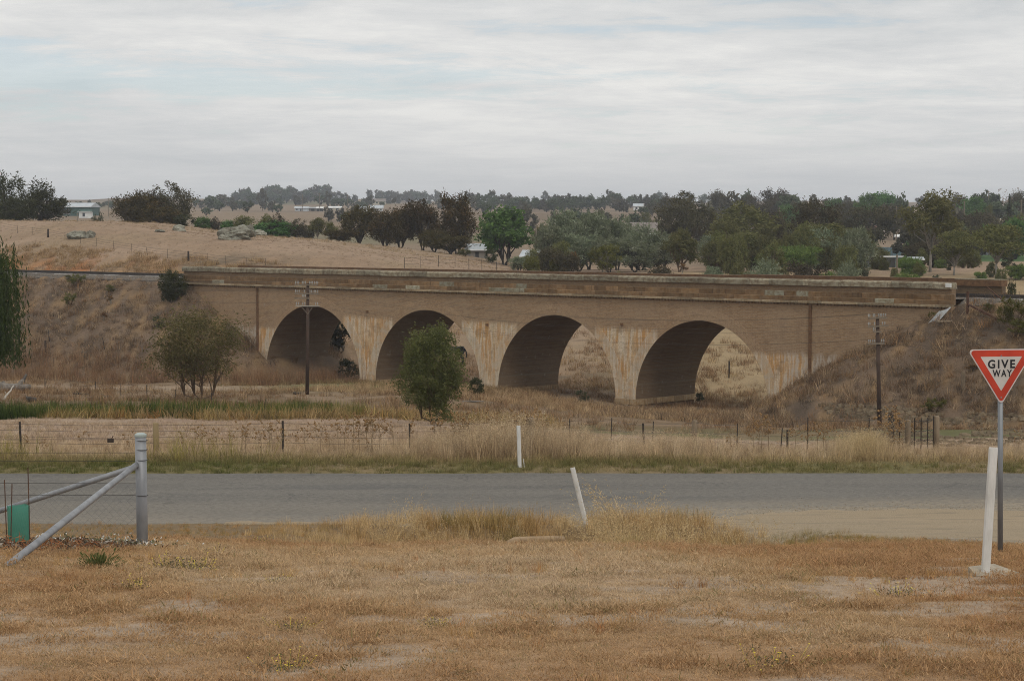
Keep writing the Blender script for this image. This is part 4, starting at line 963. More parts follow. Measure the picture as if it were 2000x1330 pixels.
boulder(152, 465, 36, 13, 'low mossy outcrop beside the fence on the left of the hill', 11); boulder(176, 464, 18, 11, 'dark green outcrop right beside the low mossy one', 12); boulder(350, 452, 25, 10, 'small pale outcrop near the top of the hill', 13); boulder(312, 453, 18, 4, 'flat stone barely showing left of the small pale outcrop', 14)
boulder(1216, 0, 24, 26, 'left of two pale boulders showing above the parapet', 15, D=190); boulder(1233, 0, 18, 22, 'right of two pale boulders showing above the parapet', 16, D=190)
boulder(1343, 0, 24, 14, 'low boulder at the left of the rounded cluster above the parapet', 17, D=188); boulder(1356, 0, 14, 32, 'upright egg-shaped boulder in the rounded cluster above the parapet', 18, D=190); boulder(1366, 0, 11, 32, 'small boulder leaning on the upright egg-shaped one', 19, D=191); boulder(1375, 0, 28, 22, 'broad rounded boulder at the right of the cluster above the parapet', 20, D=187)
boulder(1660, 0, 50, 20, 'long low stone just showing above the parapet before the open white shed', 21, D=172, ry=.4)

# ------------------------------------------------------------------ buildings far and middle
def flatmat(name, c, rough=.7, metal=0): return mottled(name, tuple(v * .88 for v in c), tuple(min(v * 1.1, .9) for v in c), .8, rough, metal)
M_WHITE = flatmat('white_painted_boards', (.66, .66, .64)); M_GREYTIN = flatmat('grey_corrugated_iron', (.34, .36, .37), .5, .3); M_TIN = flatmat('pale_corrugated_iron', (.46, .49, .51), .5, .3)
M_GREEN = flatmat('dark_green_cladding', (.05, .095, .08)); M_TILE = flatmat('brown_roof_tiles', (.20, .17, .15)); M_GLASS = flatmat('dark_window_glass', (.03, .035, .04), .15); M_CREAM = flatmat('cream_render', (.50, .46, .36))
M_PINK = flatmat('faded_pink_roof', (.33, .17, .14)); M_DKTIN = flatmat('slate_grey_iron', (.16, .175, .195), .5, .2); M_BLUE = flatmat('teal_fence_steel', (.13, .19, .225), .5); M_WOODG = flatmat('weathered_grey_boards', (.20, .18, .155)); M_DARK = flatmat('dark_shed_interior', (.03, .03, .03))
M_RED = flatmat('red_trim', (.30, .07, .05)); M_LTGREEN = flatmat('pale_green_iron', (.33, .44, .38), .5)
def house(label, cat, px, py_base, w, h, roofh, D=None, depth=.6, wall=M_WHITE, roof=M_TIN, windows=(), door=None, yaw=0, eave=.06, flat=False, over=.3, name='house', group=None, skylights=0, open_front=False, py_wall=None):
    """w, h, roofh in photograph pixels; windows as (x0, x1, z0, z1) fractions of the front"""
    p = hit(px, py_base) if D is None else on_ground(px, D); k = p.y / F; W, Hh, Rh = w * k, h * k, roofh * k; dp = W * depth
    if py_base and D is not None: Hh += max(0, at(px, py_base, D).z - p.z)
    o = thing(name, label, cat, (p.x, p.y, p.z - .1), yaw, group)
    if open_front:
        mb = MB(); mb.box(-W / 2, W / 2, dp - .1, dp, 0, Hh - .02).box(-W / 2, -W / 2 + .1, .05, dp - .11, 0, Hh - .02).box(W / 2 - .1, W / 2, .05, dp - .11, 0, Hh - .02)
        mb.obj('wall', wall, o)
        for q in (-.33, 0, .33): MB().box(q * W - .06, q * W + .06, .05, .17, 0, Hh - .02).obj('post', M_DKTIN, o)
    else:
        wl = MB().box(-W / 2, W / 2, 0, dp, -1.5, Hh).obj('wall', wall, o)
    for a, b, c, d in windows:
        f = MB().box(-W / 2 + a * W, -W / 2 + b * W, -.05, .02, c * Hh, d * Hh).obj('window', M_GLASS, o)
        MB().box(-W / 2 + a * W - .05, -W / 2 + b * W + .05, -.08, -.052, c * Hh - .12, c * Hh).obj('sill', M_WHITE, f)
    if door: a, b, d = door; MB().box(-W / 2 + a * W, -W / 2 + b * W, -.06, .02, 0, d * Hh).obj('door', M_DARK, o)
    e = over
    if flat:
        MB().add([(-W / 2 - e, -e, Hh + Rh * .8), (W / 2 + e, -e, Hh + Rh), (W / 2 + e, dp + e, Hh + .02), (-W / 2 - e, dp + e, Hh + .02), (-W / 2 - e, -e, Hh + Rh * .8 + .16), (W / 2 + e, -e, Hh + Rh + .16), (W / 2 + e, dp + e, Hh + .18), (-W / 2 - e, dp + e, Hh + .18)],
                 [(0, 3, 2, 1), (4, 5, 6, 7), (0, 1, 5, 4), (1, 2, 6, 5), (2, 3, 7, 6), (3, 0, 4, 7)]).obj('roof', roof, o)
    else:
        rf = MB().prism([(-e, Hh - .02), (dp + e, Hh - .02), (dp + e, Hh + .1), (dp / 2, Hh + Rh + .1), (-e, Hh + .1)], -W / 2 - e, W / 2 + e).obj('roof', roof, o)
        MB().box(-W / 2 - e - .02, W / 2 + e + .02, -e - .12, -e - .002, Hh - .04, Hh + .1).obj('gutter', M_WHITE, rf)
        for i in range(skylights):
            x = -W * .12 + i * W * .2; s = Rh / (dp / 2)
            MB().add([(x, dp * .18, Hh + .12 + dp * .18 * s), (x + .5, dp * .18, Hh + .12 + dp * .18 * s), (x + .5, dp * .24, Hh + .12 + dp * .24 * s), (x, dp * .24, Hh + .12 + dp * .24 * s), (x, dp * .18, Hh + .2 + dp * .18 * s), (x + .5, dp * .18, Hh + .2 + dp * .18 * s), (x + .5, dp * .24, Hh + .2 + dp * .24 * s), (x, dp * .24, Hh + .2 + dp * .24 * s)],
                     [(0, 3, 2, 1), (4, 5, 6, 7), (0, 1, 5, 4), (1, 2, 6, 5), (2, 3, 7, 6), (3, 0, 4, 7)]).obj('skylight', M_WHITE, rf)
    return o
W4 = ((.08, .2, .35, .8), (.32, .44, .35, .8), (.56, .68, .35, .8), (.8, .92, .35, .8))
house('big long green shed with a white open bay on the left rise', 'shed', 146, 0, 66, 18, 8, 640, .9, M_GREEN, M_TIN, ((.03, .40, .25, .85),), None, -.12, name='large_shed')
house('white-walled low shed attached at the right foot of the big green shed', 'shed', 168, 0, 24, 13, 3, 626, .5, M_WHITE, M_GREEN, ((.3, .5, .3, .8),), None, -.12, name='small_shed')
house('long pale shed under the dense belt of the far ridge', 'shed', 590, 0, 26, 6, 3, 900, .5, M_TIN, M_TIN, ((.1, .2, .3, .8),), (.4, .5, .8), name='long_shed')
house('dark open shed right beside the long pale shed on the ridge', 'shed', 612, 0, 16, 6, 2, 905, .5, M_WOODG, M_GREYTIN, (), (.3, .7, .8), name='small_shed')
house('white-roofed small shed second right of the long pale shed on the ridge', 'shed', 626, 0, 12, 6, 3, 900, .6, M_DARK, M_WHITE, (), (.2, .8, .8), name='small_shed')
house('pale low shed farthest right in the row of ridge sheds', 'shed', 655, 0, 24, 5, 3, 930, .5, M_CREAM, M_WHITE, ((.1, .3, .3, .8), (.6, .8, .3, .8)), name='small_shed')
house('cream farmhouse with brown roof on the skyline of the ridge', 'house', 740, 0, 26, 6, 5, 1150, .6, M_CREAM, M_TILE, W4)
house('white-roofed house lower on the ridge behind the casuarinas', 'house', 736, 0, 24, 7, 6, 900, .7, M_WHITE, M_TIN, W4)
house('small white house left of the white-roofed ridge house', 'house', 710, 0, 18, 6, 4, 880, .7, M_WHITE, M_GREYTIN, ((.2, .4, .3, .8), (.6, .8, .3, .8)))
house('white gabled house on the ridge above the brown roof', 'house', 1246, 0, 18, 8, 5, 900, .7, M_WHITE, M_TIN, ((.2, .4, .3, .8), (.6, .8, .3, .8)))
house('old grey board shed with sloping roof between casuarina and deep green tree', 'shed', 935, 0, 34, 16, 12, 282, .9, M_WOODG, M_GREYTIN, (), (.3, .5, .8), .25, name='board_shed')
house('grey corrugated iron shed peeping out right of the deep green tree', 'shed', 1038, 0, 40, 20, 12, 262, .8, M_GREYTIN, M_TIN, (), (.6, .8, .8), -.35, name='iron_shed')
house('wide house with brown tiled roof and white gable behind the silvery thicket', 'house', 1238, 0, 86, 18, 22, 400, .55, M_WHITE, M_TILE, W4, None, -.06, skylights=3)
house('white house with small windows half hidden right of the domed tree', 'house', 1372, 0, 32, 28, 6, 400, .6, M_WHITE, M_TIN, ((.55, .8, .55, .85), (.2, .4, .5, .8)))
house('grey iron lean-to in front of the half hidden white house', 'shed', 1380, 0, 28, 16, 6, 350, .6, M_DKTIN, M_GREYTIN, (), (.4, .6, .8), name='lean_to')
house('white house glimpsed through the wide olive tree', 'house', 1460, 0, 30, 26, 8, 380, .6, M_WHITE, M_TIN, W4)
house('long open-fronted shed with flat white roof just beyond the parapet', 'shed', 1722, 548, 80, 20, 2, 240, .45, M_TIN, M_WHITE, flat=True, open_front=True, name='open_shed', over=.15)
house('dull grey shed in the paddock behind the tallest gum', 'shed', 1788, 545, 22, 18, 4, 236, .6, M_GREYTIN, M_TIN, (), (.3, .6, .8), name='small_shed')
house('pink-roofed house up the slope behind the dark gum', 'house', 1706, 0, 34, 14, 9, 440, .6, M_CREAM, M_PINK, W4)
house('dark open garage on the clay bank left of the tallest gum', 'shed', 1760, 0, 20, 14, 4, 400, .6, M_DKTIN, M_WHITE, (), (.15, .85, .85), name='garage')
house('grey steep-roofed house with pale front shed right of the tallest gum', 'house', 1912, 0, 44, 16, 22, 322, .7, M_DKTIN, M_DKTIN, ((.3, .5, .3, .7),), None, .2)
house('pale grey shed in front of the steep-roofed house', 'shed', 1896, 0, 26, 15, 3, 308, .6, M_TIN, M_TIN, ((.1, .9, .75, .8),), None, .1, name='small_shed')
house('white flat-roofed carport at the right edge', 'shed', 1992, 0, 32, 17, 3, 320, .6, M_CREAM, M_WHITE, flat=True, open_front=True, name='carport')
house('pale green-roofed house at the right edge of the skyline', 'house', 1985, 0, 26, 12, 8, 520, .6, M_CREAM, M_LTGREEN, W4)
house('cream brick house with red door among the upper trees at the right', 'house', 1932, 0, 26, 10, 4, 440, .5, M_CREAM, M_GREYTIN, ((.5, .7, .3, .8),), (.1, .2, .8))
house('white house right of the cream brick house below the cypress', 'house', 1957, 0, 26, 10, 4, 445, .5, M_WHITE, M_TIN, ((.3, .5, .3, .8),))
house('dark green-roofed long shed below the white car', 'shed', 1985, 0, 40, 12, 3, 345, .4, M_GREEN, M_GREEN, (), (.2, .5, .8), name='long_shed')
def tank():
    p = on_ground(1950, 360); k = p.y / F
    o = thing('water_tank', 'round cream water tank standing on the slope at the right', 'water tank', p)
    r = 14.5 * k / 2 * 1.2; z = at(1950, 430, p.y).z - p.z
    MB().tube([(0, 0, -.5), (0, 0, z - .02)], r, 20).obj('tank_wall', M_CREAM, o); MB().tube([(0, 0, z - .018), (0, 0, z + .05), (0, 0, z + .25)], [r + .06, r + .06, .1], 20).obj('lid', M_CREAM, o)
tank()
def car(px, D, label, rz):
    p = on_ground(px, D); o = thing('parked_car', label, 'car', p, rz)
    wh = flatmat('white_car_paint', (.62, .63, .64), .3); blk = flatmat('tyre_rubber', (.02, .02, .02))
    prof = [(-2.1, .3), (2.1, .3), (2.15, .72), (1.2, .9), (.5, 1.4), (-1.0, 1.42), (-1.8, .95), (-2.12, .9)]
    mb = MB(); n = len(prof)
    mb.add([(x, -.85, z) for x, z in prof] + [(x, .85, z) for x, z in prof], [tuple(range(n)), tuple(range(2 * n - 1, n - 1, -1))] + [(i, i + n, (i + 1) % n + n, (i + 1) % n) for i in range(n)])
    mb.obj('body', wh, o); MB().add([(1.05, -.87, .95), (.45, -.87, 1.32), (-.95, -.87, 1.34), (-1.5, -.87, .95), (1.05, .87, .95), (.45, .87, 1.32), (-.95, .87, 1.34), (-1.5, .87, .95)], [(0, 1, 2, 3), (7, 6, 5, 4), (0, 4, 5, 1), (1, 5, 6, 2), (2, 6, 7, 3), (3, 7, 4, 0)]).obj('windows', M_GLASS, o)
    for x in (-1.35, 1.35):
        for y in (-.8, .8): MB().tube([(x, y - .1, .31), (x, y + .1, .31)], .31, 12).obj('wheel', blk, o)
car(1965, 352, 'white car parked below the cream water tank', .2)
def panel_fence(px0, px1, D, h, label, mat, stripes=False):
    a = on_ground(px0, D); b = on_ground(px1, D * 1.01); n = 9
    o = thing('panel_fence', label, 'fence', a)
    for i in range(n):
        p = a.lerp(b, i / n); q = a.lerp(b, (i + .97) / n); p.z = h1(p.x, p.y); q.z = h1(q.x, q.y); p -= a; q -= a
        m = M_WHITE if stripes and i < 2 else mat
        MB().add([(p.x, p.y, p.z - .2), (q.x, q.y, q.z - .2), (q.x, q.y, q.z + h), (p.x, p.y, p.z + h), (p.x, p.y + .05, p.z - .2), (q.x, q.y + .05, q.z - .2), (q.x, q.y + .05, q.z + h), (p.x, p.y + .05, p.z + h)], [(0, 1, 2, 3), (7, 6, 5, 4), (0, 4, 5, 1), (1, 5, 6, 2), (2, 6, 7, 3), (3, 7, 4, 0)]).obj('fence_panel', m, o)
        MB().box(p.x - .05, p.x + .05, p.y - .06, p.y - .005, p.z - .2, p.z + h + .05).obj('post', M_DKTIN, o)
panel_fence(1686, 1770, 292, 1.7, 'teal steel panel fence along the green paddock', M_BLUE, True)

# ------------------------------------------------------------------ poles
M_POLE = mottled('rust_brown_pole', (.042, .028, .021), (.085, .055, .04), 5, .9, stretch=(1, 1, .2)); M_INS = mottled('white_insulator', (.25, .245, .225), (.36, .355, .33), 9, .3)
M_ARM = mottled('grey_timber_arm', (.14, .115, .085), (.22, .18, .135), 6); M_PALEARM = mottled('bleached_timber_arm', (.26, .24, .2), (.36, .33, .28), 6); M_WIRE = mottled('dark_wire', (.035, .032, .03), (.06, .055, .05), 3, .6)
def telegraph_pole(px, py_top, py_base, label, arms, lean):
    p = hit(px, py_base); k = p.y / F; hgt = (py_base - py_top) * k
    o = thing('telegraph_pole', label, 'telegraph pole', p, .12); o.rotation_euler = (0, lean, .12)
    MB().tube([(0, 0, -.6), (0, 0, hgt)], [.115, .085], 10).obj('pole', M_POLE, o, True)
    tips = []
    for dz, x0, x1, ins, m in arms:
        z = hgt - dz * k
        a = MB().box(x0 * k, x1 * k, -.16, -.095, z - .035, z + .035).obj('crossarm', m, o)
        for i in ins:
            MB().tube([(i * k, -.128, z + .05), (i * k, -.128, z + .10), (i * k, -.128, z + .105), (i * k, -.128, z + .16), (i * k, -.128, z + .165), (i * k, -.128, z + .22)], [.012, .012, .032, .024, .028, .018], 8).obj('insulator', M_INS, a)
            tips.append(o.matrix_basis @ Vector((i * k, -.128, z + .22)))
    return o, p, hgt, tips
A, pA, hA, tA = telegraph_pole(600, 553, 770, 'tall rust-brown telegraph pole before the first arch with four crossarms of white insulators',
    [(3, -26, 20, (-24, -21, -18, -11, -8, -5, 3, 6, 9, 13, 16, 19), M_ARM), (20, -26, 22, (-24, -21, -17, -7, 4, 7, 12, 15, 19), M_ARM), (29, -26, 4, (-11, -8, -5), M_ARM), (44, -24, 23, (-22, -18, -10, -6, 15, 19), M_PALEARM)], .012)
kA = pA.y / F
for sx in (-12, 9): MB().tube([(sx * kA, -.13, hA - 46 * kA), (0, -.10, hA - 60 * kA)], .02, 5).obj('brace', M_ARM, A)
Bp, pB, hB, tB = telegraph_pole(1718, 618, 836, 'rust-brown telegraph pole standing before the right bank with small crossarms of white insulators',
    [(2, -20, 18, (-20, -17, -10, -7, 1, 4, 7, 11, 15), M_ARM), (18, -21, 20, (-20, -17, -8, 8, 13), M_ARM), (29, -10, 5, (-10, -7), M_ARM), (52, -22, 12, (-20, -17, -12, -8, 6, 10), M_ARM)], -.03)
def wires():
    mb = MB()
    for n_, i in enumerate((0, 5, 11, 13, 20, 24, 29)):
        a = tA[min(i, len(tA) - 1)]; b = tB[int(min(i, len(tA) - 1) / len(tA) * len(tB))]
        w = [a.lerp(b, t) - Vector((0, 0, 1.1 * 4 * t * (1 - t))) for t in np.linspace(0, 1, 15)]
        tag(MB().tube(w, .0045, 3).obj('telegraph_wire', M_WIRE), ORD[n_] + ' wire from the top sagging between the two rust-brown telegraph poles', 'wire', 'telegraph wires')
        d = (a - b); e = [a + d * t - Vector((0, 0, 1.0 * 4 * t * (1 - t) * .6)) for t in np.linspace(0, 1, 8)]
        tag(MB().tube(e, .0045, 3).obj('telegraph_wire', M_WIRE), ORD[n_] + ' wire from the top running left from the pole before the first arch', 'wire', 'telegraph wires to the left')
        d = (b - a); e = [b + d * t * .6 - Vector((0, 0, 1.0 * 4 * t * (1 - t) * .6)) for t in np.linspace(0, 1, 8)]
        tag(MB().tube(e, .0045, 3).obj('telegraph_wire', M_WIRE), ORD[n_] + ' wire from the top running right from the pole before the right bank', 'wire', 'telegraph wires to the right')
wires()
for px, yt, D, lab in ((592, 379, 900, 'thin power pole on the dense ridge belt'), (625, 377, 900, 'power pole on the ridge left of the thin lone tree'), (680, 380, 900, 'power pole on the ridge right of the thin lone tree'), (1084, 386, 1000, 'tiny pole on the bare ridge top left of the domed tree'), (1172, 386, 1300, 'tiny pole in the middle of the bare ridge top'),
        (153, 416, 420, 'thin pole in the field below the green shed'), (1749, 403, 380, 'timber power pole left of the tallest gum'), (1881, 393, 410, 'timber power pole left of the round green tree'), (1992, 390, 380, 'timber power pole at the right edge'), (1928, 373, 545, 'dark power pole beside the airy grey tree'), (1521, 405, 420, 'pole beside the dark crown above the middle of the viaduct'),
        (1047, 437, 262, 'white mast beside the corrugated iron shed'), (214, 387, 640, 'power pole right of the green shed'), (1664, 508, 215, 'grey post before the open white shed'), (1751, 498, 215, 'dark post at the right of the open white shed')):
    p = on_ground(px, D); k = D / F; z = at(px, yt, D).z - p.z
    o = thing('power_pole', lab, 'pole', p)
    MB().tube([(0, 0, -.3), (0, 0, z)], [max(.11, .7 * k), max(.09, .5 * k)], 6).obj('pole', M_ARM, o)
    if D > 350: MB().box(-3.2 * k, 3.2 * k, -.05, .05, z - 2.6 * k, z - 1.9 * k).obj('crossarm', M_ARM, o)

# ------------------------------------------------------------------ fences
M_STAR = mottled('black_steel_picket', (.025, .02, .017), (.06, .045, .035), 8, .8); M_TIMBER = mottled('weathered_timber_post', (.12, .09, .06), (.24, .185, .125), 7, stretch=(1, 1, .25)); M_YTIMBER = mottled('pale_treated_post', (.24, .18, .095), (.32, .245, .135), 6, stretch=(1, 1, .25))
def fence(name, label, posts, wires=3, wr=.006, cat='fence'):
    """posts: (point, height, kind, lean)"""
    base = posts[0][0]; o = thing(name, label, cat, base); tops = []
    for p, h, kind, lean in posts:
        q = Vector(p) - base
        m, r = {'star': (M_STAR, .03), 'thin': (M_STAR, .017), 'wood': (M_TIMBER, .075), 'pale': (M_YTIMBER, .07), 'thick': (M_STAR, .085), 'wthin': (M_TIMBER, .045)}[kind]
        t = q + Vector((lean * h, 0, h))
        mb = MB()
        if kind in ('star', 'thin'): 
            a = Vector((r, 0, 0)); mb.tube([q - Vector((0, 0, .2)), t], [r, r], 3)
        else: mb.tube([q - Vector((0, 0, .2)), q.lerp(t, .5), t - Vector((0, 0, .03)), t], [r * 1.05, r, r * .95, r * .7], 9)
        mb.obj('post', m, o, kind not in ('star', 'thin')); tops.append((q, t))
    for w in range(wires):
        f = .93 - w * .8 / max(wires, 1)
        pts = []
        for (q, t), (q2, t2) in zip(tops, tops[1:]):
            a = q.lerp(t, f); b = q2.lerp(t2, f); pts += [a, a.lerp(b, .5) - Vector((0, 0, .03))]
        pts.append(tops[-1][0].lerp(tops[-1][1], f))
        MB().tube(pts, wr, 3).obj('wire', M_WIRE, o)
    return o
def P(px, D): return on_ground(px, D)
fence('paddock_fence', 'black picket and wire fence along the top of the railway cutting on the left hill',
      [(hit(px, pb), h, k, l) for px, pb, h, k, l in ((2, 452, .9, 'thin', 0), (34, 456, .75, 'thin', 0), (63, 459, .75, 'thin', 0), (94, 464, .8, 'thick', 0), (127, 467, .6, 'thin', 0), (157, 476, .75, 'thin', .05), (189, 481, .75, 'thin', 0), (222, 487, .75, 'thin', 0), (256, 493, .75, 'thin', .05), (289, 500, .8, 'thin', -.2), (327, 505, .8, 'thin', 0), (368, 510, .85, 'thick', 0), (406, 515, .85, 'thin', 0), (441, 520, .85, 'thin', 0), (481, 522, .8, 'thin', 0), (519, 524, .8, 'thin', 0))], 3, .007)
fence('track_fence', 'low picket fence just behind the rails at the foot of the orange cutting',
      [(Vector((*bw(s, 6.4)[:2], h1(*bw(s, 6.4)[:2]))), .75, 'thin', random.uniform(-.05, .05)) for s in np.arange(-48, -9.5, 4.6)], 2, .006)
fence('hill_fence', 'picket fence curving over the right end of the bare hill above the parapet',
      [(P(px, D), h, 'thin' if i % 2 else 'star', 0) for i, (px, D, h) in enumerate(((790, 176, .9), (821, 178, 1.0), (857, 182, 1.0), (889, 187, 1.0), (916, 193, 1.0), (941, 200, 1.05), (970, 206, 1.0), (1003, 210, 1.0)))], 3, .007)
fence('verge_fence', 'picket and wire fence behind the tall grass across the road, left of the guide post',
      [(P(px, 47.6), h, k, l) for px, h, k, l in ((-160, .85, 'star', 0), (38, .74, 'star', -.04), (302, .72, 'pale', 0), (551, .76, 'star', 0), (799, .7, 'thin', 0), (1036, .85, 'wood', .03))], 4, .004)
fence('field_fence', 'leaning picket and wire fence in the dry grass right of the white guide post',
      [(P(px, D), h, k, l) for px, D, h, k, l in ((1030, 49, .9, 'star', 0), (1112, 52, .8, 'thin', .02), (1193, 55, .95, 'thin', .04), (1260, 51, .72, 'star', -.05), (1274, 57, .95, 'thin', .05), (1355, 55, .95, 'wood', .05), (1440, 53, .8, 'thin', .04), (1526, 52, .66, 'thin', .08), (1540, 51, .6, 'star', 0), (1580, 50, .9, 'thin', 0), (1700, 49.5, .9, 'thin', 0), (1743, 49, 1.0, 'star', 0))], 3, .005)
fence('timber_gate_fence', 'short run of closely set dark rails and two weathered timber posts near the pitched bank',
      [(P(px, 50), h, k, 0) for px, h, k in ((1743, 1.0, 'thick'), (1760, .85, 'thin'), (1776, .86, 'wood'), (1789, .9, 'thin'), (1802, .9, 'thin'), (1815, .92, 'thin'), (1826, .95, 'thin'), (1832, .95, 'wood'))], 3, .009)
fence('bank_fence', 'old fence of odd posts along the foot of the left bank',
      [(hit(px, pb), h, k, l) for px, pb, h, k, l in ((62, 716, .95, 'thin', 0), (89, 694, 1.1, 'thick', 0), (98, 668, .9, 'star', -.15), (105, 718, .7, 'thin', 0), (205, 682, .85, 'star', -.2), (165, 712, .8, 'thin', 0))], 1, .006)
fence('flat_fence', 'line of low pickets across the flat near the fallen branches',
      [(hit(px, pb), h, 'thin' if i % 2 else 'star', 0) for i, (px, pb, h) in enumerate(((88, 758, .65), (137, 762, .65), (187, 765, .6), (235, 772, .7), (287, 776, .7), (343, 784, .65), (413, 790, .6)))], 2, .005)
tag(MB().box(-.09, .09, -.07, .07, -.3, 1.0).obj('old_gate_post', M_TIMBER, None, loc=hit(1881, 766)), 'single weathered timber post on the right bank left of the give way sign', 'post')
tag(MB().box(-.05, .05, -.05, .05, -.3, 1.15).obj('strut_post', M_STAR, None, loc=hit(1424, 738)), 'single dark post standing in the paddock seen through the fourth arch', 'post')
tag(MB().tube([(0, 0, -.2), (0, 0, 1.0)], .035, 8).obj('marker_post', M_WHITE, None, loc=hit(295, 433.5)), 'thin white marker post below the hilltop clump', 'post')

# ------------------------------------------------------------------ stone pitching on the right bank
def pitching():
    base = hit(1760, 830); o = thing('stone_pitching', 'rough brown stone pitching facing the foot of the right bank', 'stone wall', base)
    ms = [stone_mat('pitching_stone', (.10, .075, .048), (.18, .132, .082), (.25, .21, .145), .3)]
    meshes = []
    for k in range(8):
        bm = bmesh.new(); bmesh.ops.create_icosphere(bm, subdivisions=1, radius=.5); r = random.Random(k)
        for v in bm.verts:
            v.co = Vector((max(-.4, min(.4, v.co.x)) * 1.22 * r.uniform(.85, 1.1), v.co.y * .6, max(-.36, min(.36, v.co.z)) * 1.3 * r.uniform(.85, 1.1)))
        me = bpy.data.meshes.new('stone'); bm.to_mesh(me); bm.free(); me.materials.append(ms[0]); meshes.append(me)
    n = 0
    rows = 11
    for row in range(rows):
        px = 1500 + random.uniform(0, 12)
        while px < 2015 and n < 299:
            top = 776 + (px - 1500) / 500 * 30; py = top + 10 + row * 7.2 + random.uniform(-1.2, 1.2)
            lim = 44 + 40 * sstep(1560, 1800, px); wpx = random.uniform(11, 23)
            dens = float(fbm(np.array([px / 60.]), np.array([row / 2.5]), 91, 3)[0])
            if py - top < lim and dens > .36 + .25 * (px < 1600) and py < 872:
                p = hit(px + wpx / 2, py, 60); k = p.y / F
                q = p - base
                m = link('stone', meshes[random.randrange(8)], o, q + Vector((0, .02, .02)), (random.uniform(-.25, .1) - .45, random.uniform(-.12, .12), random.uniform(-.3, .3)), (wpx * k * 1.12, .34, random.uniform(7.4, 10) * k * 1.5)); n += 1
            px += wpx + 1.0
pitching()

# ------------------------------------------------------------------ dead wood
M_LOG = mottled('grey_dead_wood', (.10, .085, .07), (.22, .19, .16), 5, stretch=(1, 1, 1)); M_LOGD = mottled('charred_log', (.035, .03, .026), (.11, .095, .08), 4)
def log(px, pb, L, r, rz, label, m=M_LOG, name='fallen_branch', stubs=1, lift=0.0, bend=.12):
    p = hit(px, pb); rnd = random.Random(int(px)); o = thing(name, label, 'log' if r > .15 else 'branch', p, rz)
    pts = [Vector((L * (i / 6 - .5), rnd.uniform(-bend, bend) * L * .3, r * .7 + lift * i / 6 + rnd.uniform(0, bend) * L * .25)) for i in range(7)]
    MB().tube(pts, [r * (1.1 - .09 * i) * rnd.uniform(.9, 1.1) for i in range(7)], 10).obj('stem', m, o, True)
    for s in range(stubs):
        a = pts[2 + 2 * s % 4]; e = a + Vector((rnd.uniform(-.2, .3) * L * .5, rnd.uniform(-.2, .2), L * rnd.uniform(.12, .22)))
        MB().tube([a, a.lerp(e, .6) + Vector((0, 0, .03)), e], [r * .6, r * .4, r * .25], 7).obj('side_branch', m, o, True)
log(22, 766, 2.3, .34, .15, 'thick grey fallen tree trunk with a broken dark stub at the left of the flat', M_LOG, 'fallen_log', 2)
log(47, 750, .5, .14, 1.2, 'short black broken stump on top of the fallen trunk', M_LOGD, 'broken_stump', 0, .5)
log(61, 785, .55, .17, .1, 'short dark sawn log end in front of the fallen trunk', M_LOGD, 'cut_log', 0)
log(17, 782, 1.1, .06, 1.3, 'pale bare limb propped against the fallen trunk', mottled('bleached_wood', (.35, .31, .26), (.48, .44, .38), 5), 'fallen_branch', 1, .7)
for px, pb, L, rz, lab in ((120, 769, 1.1, .2, 'dark branch with pale tip lying left on the flat'), (158, 771, .9, -.1, 'dark branch lying in the middle of the flat'), (180, 765, .5, .8, 'short forked branch sticking up on the flat'), (186, 779, 1.0, .15, 'pale branch lying in front of the others on the flat'), (212, 777, .5, .3, 'small broken branch beside the pale one on the flat'),
        (280, 784, .55, 0, 'dark stub of branch near the green reeds'), (308, 793, 1.0, .05, 'thin pale branch lying along the reeds'), (372, 786, .9, .5, 'dark prop leaning to the foot of the multi-stemmed tree'), (580, 770, .45, .3, 'dark root stump beside the foot of the left telegraph pole'), (777, 756, .6, -.6, 'pale stick beside the fine-leaved creek tree'),
        (165, 690, .9, -.2, 'grey log heap at the foot of the left bank'), (925, 786, 1.2, .4, 'bleached branch near the foot of the second pier'), (1290, 0, 0, 0, '')):
    if L: log(px, pb, L, .055 if L > .6 else .075, rz, lab, M_LOG if 'pale' in lab or 'grey' in lab or 'bleach' in lab else M_LOGD, 'fallen_branch', 1)
log(1848, 632, 1.1, .09, .25, 'broken timber boards heaped at the foot of the drain chute', M_TIMBER, 'timber_debris', 1)

